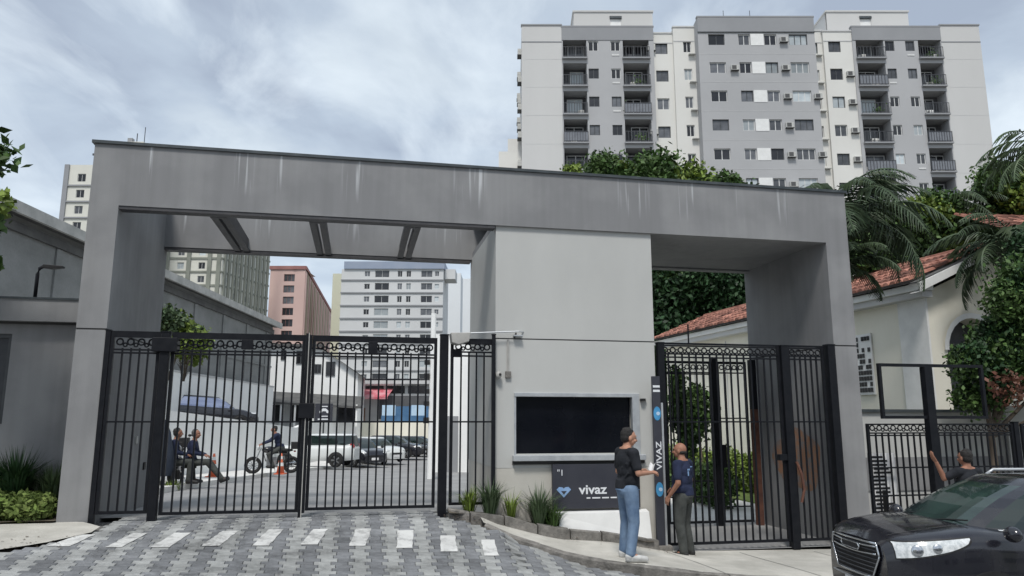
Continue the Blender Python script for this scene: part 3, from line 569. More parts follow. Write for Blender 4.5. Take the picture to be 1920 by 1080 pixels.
# lettering from font outlines, turned into real mesh
def text_mesh(name, s, size, m, parent, loc, rot=(PI / 2, 0, 0), ext=.003, sx=1.0, bold=0.0, align='LEFT', label=None):
    cu = bpy.data.curves.new(name, 'FONT'); cu.body = s; cu.size = size; cu.extrude = ext; cu.offset = bold; cu.align_x = align; cu.resolution_u = 3
    o = bpy.data.objects.new(name, cu); COL.objects.link(o)
    dg = bpy.context.evaluated_depsgraph_get(); me = bpy.data.meshes.new_from_object(o.evaluated_get(dg)); bpy.data.objects.remove(o); bpy.data.curves.remove(cu)
    me.materials.clear(); me.materials.append(M[m]); r = bpy.data.objects.new(name, me); link(r, parent); r.location = loc; r.rotation_euler = rot; r.scale = (sx, 1, 1)
    if label: r['label'] = label
    return r
def signs():
    t = thing('booth_sign', 'dark navy sign board reading vivaz beside the standing man, below the booth window', 'sign', P(6.93, .0), RZ)
    obj('board', B(0, 1.42, -.03, .035, .33, 1.0), 'navysign', t, bevel=.004)
    text_mesh('lettering', 'vivaz', .20, 'letter', t, (.42, -.032, .55), ext=.003, bold=.004, sx=1.15)
    text_mesh('number', '"1', .13, 'letter', t, (.07, -.032, .83))
    d = MB()
    for i, (a, b) in enumerate(((.44, .50), (.53, .66), (.69, .80), (.83, .93))): d.box(a + .1, b + .1, -.036, -.031, .478, .498)
    obj('small_print', d, 'letter', t)
    hp = [(.06, .62), (.10, .66), (.15, .655), (.175, .635), (.20, .655), (.25, .66), (.29, .62), (.175, .50)]
    obj('emblem', MB().prism(hp, -.038, -.031), 'lightblue', t, label='small light-blue heart-shaped emblem')
    obj('emblem_inner', MB().prism([(.13, .60), (.22, .60), (.175, .545)], -.041, -.0385), 'navysign', t)
    # upright totem banner by the right gate
    s = thing('totem_sign', 'tall narrow dark totem sign with blue circles between booth and right gate', 'sign', P(8.55, -.16, -.25), RZ)
    obj('panel', B(0, .13, -.02, .03, 0.02, 2.62), 'navysign', s, bevel=.004)
    obj('stripe', B(0.008, .122, -.025, -.0205, 2.44, 2.475), 'letter', s); obj('stripe', B(.008, .122, -.025, -.0205, 2.37, 2.405), 'letter', s)
    for zc in (2.03, .86):
        obj('blue_circle', MB().prism([(.065 + .062 * math.cos(a), zc + .11 * math.sin(a)) for a in np.linspace(0, 2 * PI, 18, endpoint=False)], -.025, -.0205), 'bluedisc', s)
        obj('blue_highlight', MB().prism([(.08 + .032 * math.cos(a), zc + .03 * math.sin(a)) for a in np.linspace(0, 2 * PI, 10, endpoint=False)], -.028, -.0255), 'skypanel', s)
    text_mesh('lettering', 'VIVAZ', .125, 'letter', s, (.115, -.023, 1.16), rot=(PI / 2, -PI / 2, 0), ext=.002, bold=.002, sx=1.25)
    obj('side_post', B(.135, .165, -.03, .03, 0.0, 2.2), 'alu', s, label='thin pale metal post on the totem\'s right edge')
    obj('foot', B(-.03, .22, -.09, .08, -.10, .02), 'kerb', s)
    # floodlight bracket and camera parts on the booth
    l = thing('floodlight', 'grey floodlight on a long thin wall arm above the left gate', 'floodlight', P(6.04, .05), RZ)
    obj('arm', MB().tube([(.45, 0, 3.06), (.36, -.10, 3.055), (-.60, -.10, 3.0)], .012, 6).box(.28, .42, -.1, 0, 2.98, 3.0), 'alu', l)
    obj('lamp_head', MB().prism([(-.74, 2.99), (-.43, 3.0), (-.46, 2.86), (-.62, 2.81), (-.72, 2.84)], -.28, -.04), 'floodlamp', l, bevel=.01)
    obj('lens', MB().add([(-.70, -.06, 2.835), (-.47, -.06, 2.857), (-.47, -.26, 2.857), (-.70, -.26, 2.835)], [(0, 1, 2, 3)]), 'joint', l)
    obj('bracket', MB().tube([(.33, -.02, 3.04), (.30, -.02, 2.96)], .014, 6), 'joint', l)
    c = thing('wall_conduit', 'grey vertical conduit with a small junction box on the booth wall left of the window', 'conduit', P(6.04, .05), RZ)
    obj('pipe', MB().tube([(.20, -.015, 2.93), (.20, -.015, 2.42)], .016, 8), 'floodlamp', c)
    obj('junction_box', B(.155, .245, -.045, 0, 2.33, 2.43), 'kerb', c, bevel=.005)
    q = thing('wall_camera', 'small round dark camera on the booth corner beside the left gate', 'camera', P(6.04, .03), RZ)
    obj('dome', MB().ball((.04, -.05, 2.37), .05, .05, .06), 'floodlamp', q, smooth=True); obj('lens', MB().ball((.055, -.09, 2.375), .022), 'plasticblk', q, smooth=True)
    k = thing('wall_sensor', 'tiny black sensor box at the upper right corner of the booth window', 'sensor', P(8.42, .02), RZ)
    obj('case', B(0, .07, -.05, .03, 1.98, 2.02), 'plasticblk', k); obj('mount', B(.07, .10, -.02, .03, 1.985, 2.015), 'acwhite', k)
signs()

# ------------------------------------------------------------------ gates
BAR = {}
def bar_mesh(h, w=.024, mat='gate'):
    k = (round(h, 3), w, mat)
    if k not in BAR: BAR[k] = B(-w / 2, w / 2, -w / 2, w / 2, 0, h).mesh('bar', [M[mat]])
    return BAR[k]
RING = MB().torus((0, 0, 0), .043, .012, 'y', 12, 4).mesh('ring', [M['gate']])
RINGS = MB().torus((0, 0, 0), .026, .011, 'y', 10, 4).mesh('ring', [M['gate']])
def gate(name, label, cat, u0, u1, zb, zt, v=0.0, rails=(), rings=None, sp=.115, frame=.045, group=None, topw=.09, lock=None, boxes=(), bar_off=0.0, post=None):
    t = thing(name, label, cat, P(u0, v, 0), RZ, group); w = u1 - u0
    if topw: obj('top_rail', B(0, w, -.022, .022, zt - topw, zt), 'gate', t)
    obj('bottom_rail', B(0, w, -.022, .022, zb, zb + .04), 'gate', t)
    for x in (0, w - frame): obj('stile', B(x, x + frame, -.024, .024, zb, zt - topw), 'gate', t)
    for z in rails: obj('rail', B(frame, w - frame, -.018, .018, z - .012, z + .012), 'gate', t)
    top = zt - topw
    if rings:
        z0, z1 = rings; top = z0
        n = max(1, int(round((w - 2 * frame) / .135))); s = (w - 2 * frame) / n
        for i in range(n):
            x = frame + s * (i + .5)
            o = bpy.data.objects.new('ring', RING); link(o, t); o.location = (x, 0, (z0 + z1) / 2 + .012)
            if i < n - 1: o = bpy.data.objects.new('ring', RINGS); link(o, t); o.location = (x + s / 2, 0, z0 + .045)
    n = max(1, int(round((w - 2 * frame) / sp))); s = (w - 2 * frame) / n
    for i in range(1, n):
        o = bpy.data.objects.new('bar', bar_mesh(top - zb - .04)); link(o, t); o.location = (frame + s * i, 0, zb + .04)
    for bx in boxes: obj('box', B(*bx), 'gate', t, bevel=.004)
    return t
G = 'leaves and panels of the black driveway gate'
gate('fixed_gate', 'narrow fixed black gate panel beside the left portal pillar', 'gate', .47, 1.13, .40, 2.93, v=.02, rails=(2.665, 2.62, 1.65), rings=(2.69, 2.84), group=G)
gate('gate_leaf', 'left leaf of the black driveway gate, nearer the left pillar', 'gate', 1.28, 3.15, .37, 2.93, v=.03, rails=(2.665, 2.62, 1.65), rings=(2.69, 2.84), group=G, boxes=((.96, 1.12, -.04, .04, 2.70, 2.84),))
gate('gate_leaf', 'right leaf of the black driveway gate, nearer the booth', 'gate', 3.25, 5.12, .39, 2.93, v=.03, rails=(2.665, 2.62, 1.65), rings=(2.69, 2.84), group=G, boxes=((.82, .96, -.04, .04, 2.66, 2.85),))
gate('fixed_gate', 'narrow fixed black gate panel against the left side of the booth', 'gate', 5.33, 6.02, .42, 2.93, v=.02, rails=(2.72, 2.66, 1.65), rings=(2.73, 2.85), group=G, boxes=((.0, .17, -.04, .04, 2.64, 2.76),))
def post(label, u, v, w, z0, z1, extra=None):
    t = thing('gate_post', label, 'gate post', P(u, v, 0), RZ, 'black steel gate posts')
    obj('shaft', B(-w / 2, w / 2, -w / 2, w / 2, z0, z1), 'gate', t, bevel=.004); obj('cap', B(-w / 2 - .006, w / 2 + .006, -w / 2 - .006, w / 2 + .006, z1, z1 + .015), 'gate', t)
    if extra: obj('motor_box', B(*extra), 'gate', t, bevel=.006)
    return t
post('slim black gate post against the left portal pillar', .43, .02, .07, .2, 2.93)
post('thick black gate post with a box at its top, left of the driveway gate leaves', 1.205, 0.0, .115, .2, 2.92, (-.17, .17, -.09, .09, 2.64, 2.84))
post('thick black gate post between driveway gate and the panel by the booth', 5.225, 0.0, .125, .2, 2.97)
post('slim black gate post touching the booth corner', 6.0, -.02, .055, .25, 2.99)
t = thing('gate_post', 'slim central black stop where both driveway leaves meet, with a square lock box', 'gate post', P(3.2, 0, 0), RZ, 'black steel gate posts')
obj('shaft', B(-.045, .0, -.035, .035, .28, 2.95), 'gate', t); obj('shaft', B(.006, .045, -.03, .03, .36, 2.93), 'gate', t); obj('seal_strip', B(-.006, .006, -.04, -.03, .30, 2.96), 'floodlamp', t); obj('lock_box', B(-.10, .12, -.06, .06, 1.70, 1.92), 'gate', t, bevel=.005)
# right-hand (pedestrian) gate
G2 = 'leaves and panels of the black right-hand gate'
gate('fixed_gate', 'wide black gate leaf between the booth and the leaning stile of the right opening', 'gate', 8.76, 10.94, -.27, 2.94, v=.03, rails=(2.89, 2.755, 2.70, 1.65), rings=(2.755, 2.86), group=G2, topw=.03, sp=.125)
gate('fixed_gate', 'narrow black gate leaf in front of the right pillar reveal', 'gate', 11.08, 11.78, -.27, 2.94, v=.03, rails=(2.89, 2.755, 2.70, 1.65), rings=(2.755, 2.86), group=G2, topw=.03, sp=.105)
t = post('heavy black gate post standing before the right pillar reveal, with lock and dark handle', 11.01, .02, .13, -.38, 2.92)
obj('lock', B(-.20, -.06, -.05, .05, 1.02, 1.12), 'gate', t, bevel=.005); obj('handle', MB().tube([(.075, -.08, 1.0), (.14, -.1, .8), (.17, -.1, .55), (.12, -.08, .35)], .022, 6), 'ruststeel', t, label='dark rusty pull handle')
post('black gate post against the right portal pillar', 11.88, .0, .14, -.38, 2.95)
post('thick black gate post beside the totem sign', 8.80, .06, .11, -.38, 2.93)
t = thing('guide_rod', 'thin dark rod rising above the right-hand gate', 'rod', P(9.3, .03, 0), RZ); obj('rod', B(-.01, .01, -.01, .01, 2.94, 3.25), 'gate', t)
# inner gate at the back of the passage
G3 = 'black inner gate leaves at the back of the right passage'
gate('inner_gate_leaf', 'left black inner gate leaf behind the guard, in front of the garden', 'gate', 9.78, 10.95, -.30, 2.86, v=2.6, rails=(2.63, 2.60, 1.72, .5, .2), rings=(2.66, 2.80), group=G3, topw=.05, sp=.13)
gate('inner_gate_leaf', 'right black inner gate leaf ending at the rusty post', 'gate', 11.07, 11.72, -.30, 2.86, v=2.6, rails=(2.63, 1.72, .0), rings=(2.66, 2.80), group=G3, topw=.05, sp=.13)
post('black inner gate post with lock, in the middle of the passage end', 11.01, 2.6, .10, -.36, 2.9, (-.05, .18, -.05, .05, .75, 1.2))
t = thing('gate_post', 'rusty brown steel post at the back of the right passage', 'gate post', P(11.86, 2.55, 0), RZ, 'black steel gate posts'); obj('shaft', B(-.09, .03, -.06, .06, -.36, 1.9), 'ruststeel', t); obj('upper_shaft', B(-.09, .03, -.06, .06, 1.9, 2.9), 'gate', t)

# ------------------------------------------------------------------ low wall on the left and its lamp
def left_wall():
    t = thing('frontage_wall', 'long grey rendered wall left of the portal with an overhanging fascia band', 'wall', P(0, .9), RZ)
    m = MB().wall(-14, -.005, -.5, 3.10, [(-1.95, -1.17, 1.62, 2.95, .12)], mi=0).box(-14, -.005, .13, .3, -.5, 3.10); obj('wall', m, 'portal', t)
    obj('fascia', B(-14, -.005, -.16, .3, 3.13, 3.46), 'portal', t); obj('shadow_gap', B(-14, -.005, -.06, .29, 3.10, 3.13), 'joint', t); obj('coping', B(-14, -.005, -.18, .32, 3.46, 3.49), 'coping', t)
    w = obj('window', MB().box(-1.95, -1.17, .03, .07, 1.62, 1.68).box(-1.95, -1.17, .03, .07, 2.89, 2.95).box(-1.95, -1.90, .03, .07, 1.68, 2.89).box(-1.22, -1.17, .03, .07, 1.68, 2.89), 'framedk', t)
    obj('pane', B(-1.90, -1.22, .055, .065, 1.68, 2.89), 'pane', w)
    l = thing('street_lamp', 'dark bent lamp post standing on top of the left wall', 'lamp post', P(-.98, 1.05), RZ)
    obj('pole', MB().tube([(0, 0, 3.49), (0, 0, 3.9), (.02, 0, 3.99), (.08, 0, 4.03)], .028, 8), 'gate', l, smooth=True); obj('lamp_head', MB().prism([(.06, 4.0), (.08, 4.05), (.36, 4.035), (.36, 4.01), (.2, 3.985)], -.05, .05), 'plasticblk', l, bevel=.006)
left_wall()
def wear():
    m, t, b = newmat('tyre_and_oil_stain', (0.05, 0.05, 0.05), 0.8); L = t.links.new
    tc = N(t, 'ShaderNodeTexCoord'); n = N(t, 'ShaderNodeTexNoise', i_Scale=2.2, i_Detail=8.0, i_Roughness=0.7); L(tc.outputs['Object'], n.inputs['Vector'])
    sp = N(t, 'ShaderNodeTexNoise', i_Scale=24.0, i_Detail=3.0); L(tc.outputs['Object'], sp.inputs['Vector'])
    r = N(t, 'ShaderNodeMapRange', i_1=0.5, i_2=0.72, i_3=0.0, i_4=0.55); L(n.outputs['Fac'], r.inputs[0]); r2 = N(t, 'ShaderNodeMapRange', i_1=0.3, i_2=0.6); L(sp.outputs['Fac'], r2.inputs[0])
    mu = N(t, 'ShaderNodeMath', operation='MULTIPLY'); L(r.outputs[0], mu.inputs[0]); L(r2.outputs[0], mu.inputs[1]); L(mu.outputs[0], b.inputs['Alpha'])
    M['stain'] = m
    g = [[(*P(u, v)[:2], zuv(u, v) + .011) for u in np.arange(.9, 5.6, .2)] for v in np.arange(-5, .3, .2)]
    o = obj('stain_film', MB().grid(g), 'stain', kind='structure')
    for x in ('pillar', 'beam'): pass
wear()
# ------------------------------------------------------------------ windows shared by size
WM = {}
def window(parent, x, y, z, w, h, pane='pane', frame='frame', mull=1, d=.0, name='window'):
    """window standing in its opening (x,z = lower left); frame with its pane as sub-part"""
    k = (round(w, 2), round(h, 2), frame, mull); t = .07 if w > .6 else .05
    if k not in WM:
        m = MB().box(0, w, -.03, .03, 0, t).box(0, w, -.03, .03, h - t, h).box(0, t, -.03, .03, t, h - t).box(w - t, w, -.03, .03, t, h - t)
        for i in range(mull): c = w * (i + 1) / (mull + 1); m.box(c - .035, c + .035, -.028, .028, t, h - t)
        WM[k] = (m.mesh('window', [M[frame]]), {})
    me, pd = WM[k]; o = bpy.data.objects.new(name, me); link(o, parent); o.location = (x, y, z)
    if pane not in pd: pd[pane] = B(t * .6, w - t * .6, .0, .012, t * .6, h - t * .6).mesh('pane', [M[pane]])
    p = bpy.data.objects.new('pane', pd[pane]); link(p, o); return o
ACM = MB().box(0, .85, -.36, 0, 0, .6).box(.08, .60, -.366, -.361, .06, .54, mi=1).box(-.03, .9, -.40, 0, -.05, -.005, mi=1)
ACMESH = ACM.mesh('air_conditioner', [M['acwhite'], M['acdk']])
def ac(parent, x, y, z, rz=0, s=1):
    o = bpy.data.objects.new('air_conditioner', ACMESH); link(o, parent); o.location = (x, y, z); o.rotation_euler = (0, 0, rz); o.scale = (s, s, s); return o
def pick(*ps): return random.choice(ps)

def apartment():
    Y0 = 65.0; t = thing('apartment_block', 'large eight-storey grey and beige apartment block with balconies and air conditioners behind the portal', 'apartment block', (0, Y0, 0))
    FL = [36.45 - 2.78 * k for k in range(8)]     # window centre heights, top storey first
    ZG = 12.0; zt = 38.45
    # section builder: x0, x1, y offset, top, colour
    def sec(x0, x1, y, top, mat, holes, side=1.5, cap='aptdk', label=None):
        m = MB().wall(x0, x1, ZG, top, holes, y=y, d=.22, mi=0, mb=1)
        m.add([(x0, y, ZG), (x0, y, top), (x0, y + side, top), (x0, y + side, ZG)], [(0, 1, 2, 3)]); m.add([(x1, y, ZG), (x1, y, top), (x1, y + side, top), (x1, y + side, ZG)], [(3, 2, 1, 0)])
        m.add([(x0, y, top), (x1, y, top), (x1, y + side, top), (x0, y + side, top)], [(0, 1, 2, 3)])
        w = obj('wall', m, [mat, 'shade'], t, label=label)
        obj('coping', B(x0 - .06, x1 + .06, y - .07, y + .35, top, top + .14), cap, w); return w
    def parapet(x0, x1, y, z0, z1, mat='aptdk'):
        obj('parapet', B(x0, x1, y - .05, y - .004, z0, z1), mat, t)
    # --- body behind everything
    obj('core', MB().box(.9, 44.0, 1.6, 15, -1.5, 38.2).box(.9, 44.0, .25, 1.6, -1.5, 12.0), 'aptbeige', t)
    # A and H: blank end walls
    for x0, x1 in ((.9, 4.66), (40.35, 44.03)):
        sec(x0, x1, 0, zt, 'aptbeige', [], 1.6)
        obj('band', B(x0, x1, -.03, -.004, 36.75, 36.85), 'aptdk', t)
        for k in range(8): obj('floor_joint', B(x0 + .3, x1 - .02, -.008, -.003, FL[k] - 1.42, FL[k] - 1.39), 'slabw', t)
    # B and G: grey wings with two balcony columns and two small windows per floor
    for side, (x0, x1, b1, b2, w1, w2) in enumerate((((4.66, 13.3, (4.78, 6.98), (10.4, 12.85), (7.15, .95), (9.25, .9))), ((32.0, 40.35, (32.3, 34.9), (38.15, 40.28), (35.05, .85), (36.95, .85))))):
        holes = []; win = []; bal = []
        for k, z in enumerate(FL):
            for b in (b1, b2): holes.append((b[0], b[1], z - 1.28, z + (1.0 if k else .7), 1.45)); bal.append((b, z, k))
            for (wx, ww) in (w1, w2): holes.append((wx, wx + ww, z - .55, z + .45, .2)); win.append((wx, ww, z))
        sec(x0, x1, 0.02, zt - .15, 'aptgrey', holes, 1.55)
        parapet(x0, x1, .02, 36.98, zt - .16)
        for wx, ww, z in win:
            window(t, wx, .15, z - .55, ww, 1.0, pick('pane', 'panedk', 'panedk', 'panelt'), pick('frame', 'frame', 'framedk'))
            if random.random() < .35: obj('sill_vent', B(wx + .1, wx + ww - .1, -.02, .015, z - 1.05, z - .9), 'frame', t)
        for (a, b), z, k in bal:
            bo = obj('balcony', MB().box(a - .08, b + .08, -.28, 1.4, z - 1.42, z - 1.28), 'aptdk', t)
            r = MB(); n = 9
            r.box(a - .02, b + .02, -.25, -.21, z - .30, z - .25).box(a - .02, b + .02, -.24, -.22, z - 1.2, z - 1.16)
            for i in range(n + 1): x = a + (b - a) * i / n; r.box(x - .02, x + .02, -.245, -.215, z - 1.28, z - .27)
            obj('railing', r, 'rail', bo)
            if random.random() < .45: obj('railing_glass', B(a + .02, b - .02, -.21, -.20, z - 1.18, z - .32), 'railglass', bo)
            # sliding door, blinds, furniture
            dw = (b - a) * random.uniform(.55, .8); dx = a + random.uniform(.1, (b - a) - dw - .05)
            window(t, dx, 1.35, z - 1.27, dw, 2.0, pick('pane', 'panedk', 'panedk', 'panedk', 'panelt'), 'frame', 1, name='balcony_door')
            if random.random() < .5:
                cx = random.uniform(a + .3, b - .6); f = MB().box(cx, cx + .35, .3, .7, z - 1.28, z - .75).box(cx - .05, cx + .5, .9, 1.2, z - 1.28, z - .5)
                obj('balcony_furniture', f, pick('white', 'shade', 'acwhite', 'aptlt'), bo)
            if random.random() < .4:
                cx = random.uniform(a + .2, b - .5); lf = MB()
                for _ in range(60):
                    p = Vector((cx + random.gauss(0, .25), random.uniform(-.1, .3), z - 1.0 + abs(random.gauss(0, .3)))); q = Vector((random.uniform(-.1, .1), random.uniform(-.05, .05), random.uniform(-.1, .1))); w_ = Vector((q.z, 0, -q.x)); lf.add([p - q, p + w_ * .6, p + q, p - w_ * .6], [(0, 1, 2, 3)])
                obj('potted_plant', lf, 'leaf', bo, kind='stuff')
    # C, D left pale bays; F pale bays on the right
    for (x0, x1, y, wx, ww, top) in ((13.3, 15.2, .5, 13.55, 1.15, 37.9), (15.2, 17.2, .15, 16.1, .75, 38.35), (28.0, 29.3, .4, 28.15, .7, 38.1), (29.3, 32.0, .12, 29.75, 1.15, 37.9)):
        holes = [(wx, wx + ww, z - .62, z + .5, .2) for z in FL]
        sec(x0, x1, y, top, 'aptlt', holes, 1.3, cap='slabw')
        obj('band', B(x0 + .02, x1 - .02, y - .03, y - .004, 36.9, 37.0), 'slabw', t)
        for z in FL:
            window(t, wx, y + .15, z - .62, ww, 1.12, pick('pane', 'pane', 'panedk', 'panelt'), pick('framedk', 'frame'))
        for k, z in enumerate(FL):
            if (x0, k) in ((13.3, 0), (13.3, 3), (29.3, 1), (29.3, 2), (29.3, 3), (29.3, 4)) : ac(t, (wx - .75 if x0 < 20 else wx + ww + .3), y, z - .35, s=.8)
            if x0 in (15.2, 28.0): obj('pipe_shelf', B(wx + .45, wx + ww + .3, y - .35, y - .003, z - .95, z - .88), 'acwhite', t)
    # E: proud grey centre block
    y = -1.1; E = [(18.15, 1.5), (20.9, 1.1), (23.3, 1.15), (25.6, 1.7)]
    holes = [(a, a + w, z - .55, z + .52, .2) for a, w in E for z in FL]
    sec(17.2, 28.0, y, 38.65, 'aptgrey', holes, 2.6); parapet(17.2, 28.0, y, 37.15, 38.64)
    obj('band', B(17.15, 28.05, y - .09, y - .052, 37.12, 37.2), 'coping', t)
    for k, z in enumerate(FL):
        for i, (a, w) in enumerate(E):
            window(t, a, y + .15, z - .55, w, 1.07, pick('pane', 'pane', 'panedk', 'panelt') if i else pick('pane', 'panedk'), 'frame' if (i + k) % 3 else 'framedk', 1 if i < 3 else 2)
        obj('white_panel', B(22.05, 23.25, y - .03, y - .003, z - .60, z + .55), 'white', t)
        ac(t, 24.72, y, z - .35, s=.8)
        if k in (1,): ac(t, 20.05, y, z - .35, s=.8)
        if k in (2, 4): ac(t, 27.5, y, z - .35, s=.8)
        obj('floor_joint', B(17.25, 27.95, y - .012, y - .003, z - 1.45, z - 1.42), 'slabw', t)
    # roof houses with small hatch openings and white doors
    for x0, x1, ox in ((6.1, 13.9, 9.7), (31.1, 39.2, 34.4)):
        rh = obj('roof_house', MB().wall(x0, x1, 38.0, 41.6, [(ox, ox + 1.1, 38.9, 41.0, .3)], y=3.0, mi=0, mb=0).box(x0, x1, 3.31, 8, 38.0, 41.6).box(x0 - .1, x1 + .1, 2.9, 8.1, 41.6, 41.75), 'aptbeige', t)
        obj('hatch', B(ox - .05, ox + 1.15, 2.92, 2.98, 40.9, 41.15), 'coping', rh); obj('hatch_door', B(ox, ox + 1.1, 3.1, 3.15, 38.9, 40.9), 'white', rh)
    # low wing on the far left and end-wall air conditioners
    obj('side_wing', MB().wall(-1.25, .88, 8, 26.8, [(.1, .75, 23.9, 24.9, .2), (.1, .75, 21.1, 22.1, .2)], y=2.2, mi=0, mb=1).box(-1.25, .88, 2.45, 9, 8, 26.8).box(-.4, .88, 2.3, 9, 26.8, 28.1), ['aptlt', 'shade'], t)
    for k in range(6):
        z = FL[k]
        for j, yy in enumerate((1.2, 6.0, 11.0)):
            if k + j < 9: ac(t, .9, yy + .85, z - .3, rz=-PI / 2, s=1.0)
            ac(t, 44.03, yy, z - .3, rz=PI / 2, s=1.0)
    for x in (20.0, 21.8): obj('antenna', MB().tube([(x + (.7 if x > 21 else 0), 0, 38.7), (x + (.7 if x > 21 else 0), 0, 40.0)], .03, 5), 'rail', t)
apartment()

# ------------------------------------------------------------------ distant towers
def tower(label, name, x, y, z0, w, dep, h, mat, rz=0, cols=(), floor=3.1, ztop_off=1.6, win='pane', band=None, extra=None, right=(), nfl=None, frame='frame'):
    """simple storeyed tower: cols = [(x, w, h)] windows on the front, right = [(y, w, h)] windows on its right flank"""
    t = thing(name, label, 'tower block' if 'tower' in name else 'apartment block', (x, y, 0), rz)
    n = nfl or int((h - z0 - ztop_off) / floor); fz = [h - ztop_off - floor * (k + .5) for k in range(n)]
    holes = [(cx, cx + cw, z - ch / 2, z + ch / 2, .3) for z in fz for cx, cw, ch in cols]
    m = MB().wall(0, w, z0, h, holes, mi=0, mb=1); m.add([(0, 0, z0), (0, 0, h), (0, dep, h), (0, dep, z0)], [(0, 1, 2, 3)]); m.add([(0, 0, h), (w, 0, h), (w, dep, h), (0, dep, h)], [(0, 1, 2, 3)])
    m.add([(0, dep, z0), (w, dep, z0), (w, dep, h), (0, dep, h)], [(3, 2, 1, 0)])
    if not right: m.add([(w, 0, z0), (w, 0, h), (w, dep, h), (w, dep, z0)], [(3, 2, 1, 0)])
    obj('wall', m, [mat, 'shade'], t)
    for z in fz:
        for cx, cw, ch in cols: window(t, cx, .2, z - ch / 2, cw, ch, win if isinstance(win, str) else pick(*win), frame)
        if band: obj('floor_band', B(-.1, w + .1, -.25, -.003, z - floor / 2 - .15, z - floor / 2 + .15), band, t)
    if right:
        hr = [(yy, yy + ww, z - hh / 2, z + hh / 2, .3) for z in fz for yy, ww, hh in right]
        m = MB().wall(0, dep, z0, h, hr, mi=0, mb=1).xf(Matrix.Translation((w, 0, 0)) @ Matrix.Rotation(PI / 2, 4, 'Z')); s = obj('side_wall', m, [mat, 'shade'], t)
        for z in fz:
            for yy, ww, hh in right:
                o = window(t, w - .2, yy, z - hh / 2, ww, hh, win if isinstance(win, str) else pick(*win), frame); o.rotation_euler = (0, 0, PI / 2)
    return t, fz
def distant():
    # five-storey-looking grey block, centre
    t, fz = tower('broad pale grey tower block with dark floor lines, centre of the left opening', 'tower_block', -40.7, 175, -1.7, 24.3, 14, 37.6, 'towergrey', 0,
                  [(5.5, 1.3, 1.3), (8.0, 3.4, 1.7), (13.4, 1.1, 1.5), (15.5, 1.1, 1.5), (19.0, 2.7, 1.6), (22.3, 1.0, 1.2)], 3.07, -.4, ('pane', 'panedk', 'panedk', 'panelt'), 'aptdk')
    obj('roof_parapet', B(.6, 24.6, -.4, 14, 37.62, 39.4), 'towerblue', t); obj('water_tank', B(24.4, 27.0, 2, 8, 35.6, 38.0), 'towergrey', t)
    t, fz = tower('very pale slim tower right of the grey block', 'tower_block', -22.6, 232, -1.7, 6.4, 10, 48.0, 'towerhaze', 0, [], 3.0)
    t2, fz = tower('very pale tower half hidden by the booth, with a dark window column', 'tower_block', -20.0, 262, -1.7, 12.0, 10, 52.0, 'towerhaze', 0, [(8.2, .9, 1.3)], 3.0, win='pane')
    t, fz = tower('narrow pale yellow tower between the pink and the grey blocks', 'tower_block', -48.9, 200, -1.7, 7.0, 12, 41.5, 'yellow', 0, [(2.6, 2.6, 1.5)], 3.1, win=('pane', 'panedk'))
    # pink block: front and receding flank
    ang = math.atan2(270 - 190, -66 + 53.6)
    t = thing('pink_apartment_block', 'pink apartment tower with dark red window columns, seen through the left opening', 'apartment block', (-62.7, 190, 0))
    fl = [40.6 - 2.2 - 2.95 * k for k in range(14)]
    m = MB().wall(0, 9.1, -1.7, 40.6, [(3.6, 6.4, z - .95, z + .95, .4) for z in fl], mi=0, mb=1); m.add([(0, 0, -1.7), (0, 0, 40.6), (0, 10, 40.6), (0, 10, -1.7)], [(0, 1, 2, 3)]); m.add([(0, 0, 40.6), (9.1, 0, 40.6), (9.1, 10, 40.6), (0, 10, 40.6)], [(0, 1, 2, 3)])
    obj('wall', m, ['pink', 'pinkdk'], t); obj('roof_edge', B(-.2, 9.2, -.3, .4, 40.6, 41.5), 'pinkdk', t)
    for z in fl: window(t, 3.6, .25, z - .95, 2.8, 1.9, pick('panedk', 'pane'), 'pinkdk', 2)
    Ln = math.hypot(12.4, 80)
    hs = []
    for z in fl:
        for i in range(18): yy = 2.0 + i * 4.4; hs.append((yy, yy + 2.0, z - .8, z + .7, .4))
    R = Matrix.Translation((9.1, 0, 0)) @ Matrix.Rotation(ang, 4, 'Z')
    m = MB().wall(0, Ln, -1.7, 40.6, hs, mi=0, mb=1)
    for i in range(9): m.box(1.0 + i * 8.8, 4.6 + i * 8.8, -.35, -.02, -1.7, 40.4 if i % 2 else 39.0, mi=2)
    m2 = MB().wall(0, Ln, -1.7, 40.6, hs, mi=0, mb=1); fr = Matrix.Rotation(0, 4, 'Z')
    o = obj('side_wall', m2, ['pink', 'pinkdk'], t, loc=(9.1, 0, 0), rot=(0, 0, ang)); 
    for i in range(17): obj('tan_strip', B(.3 + i * 4.4, 1.9 + i * 4.4, -.25, -.01, -1.7, 40.0), 'pinktan' if i % 2 else 'pink', o)
    obj('roof_edge', B(0, Ln, -.3, 3, 40.6, 41.5), 'pinkdk', o)
    m = MB()
    for a, b, c, d, e in hs: m.box(a + .1, b - .1, .1, .16, c + .1, d - .1)
    obj('flank_windows', m, 'pane', t, loc=(9.1, 0, 0), rot=(0, 0, ang), kind='stuff')
    # cream and green block with dense vertical strips
    t = thing('cream_apartment_block', 'tall cream apartment block with grey-green vertical strips above the grey warehouse roof', 'apartment block', (-95, 165, 0))
    w = 29.5; m = MB(); fl = [52 - 3.1 * k for k in range(13)]; holes = []
    for z in fl:
        for x in (10.4, 19.4, 24.2): holes.append((x, x + 1.5, z - .9, z + .6, .3))
    m.wall(0, w, -1.7, 54, holes, mi=0, mb=1).add([(0, 0, 54), (w, 0, 54), (w, 10, 54), (0, 10, 54)], [(0, 1, 2, 3)]); obj('wall', m, ['gwcream', 'shade'], t)
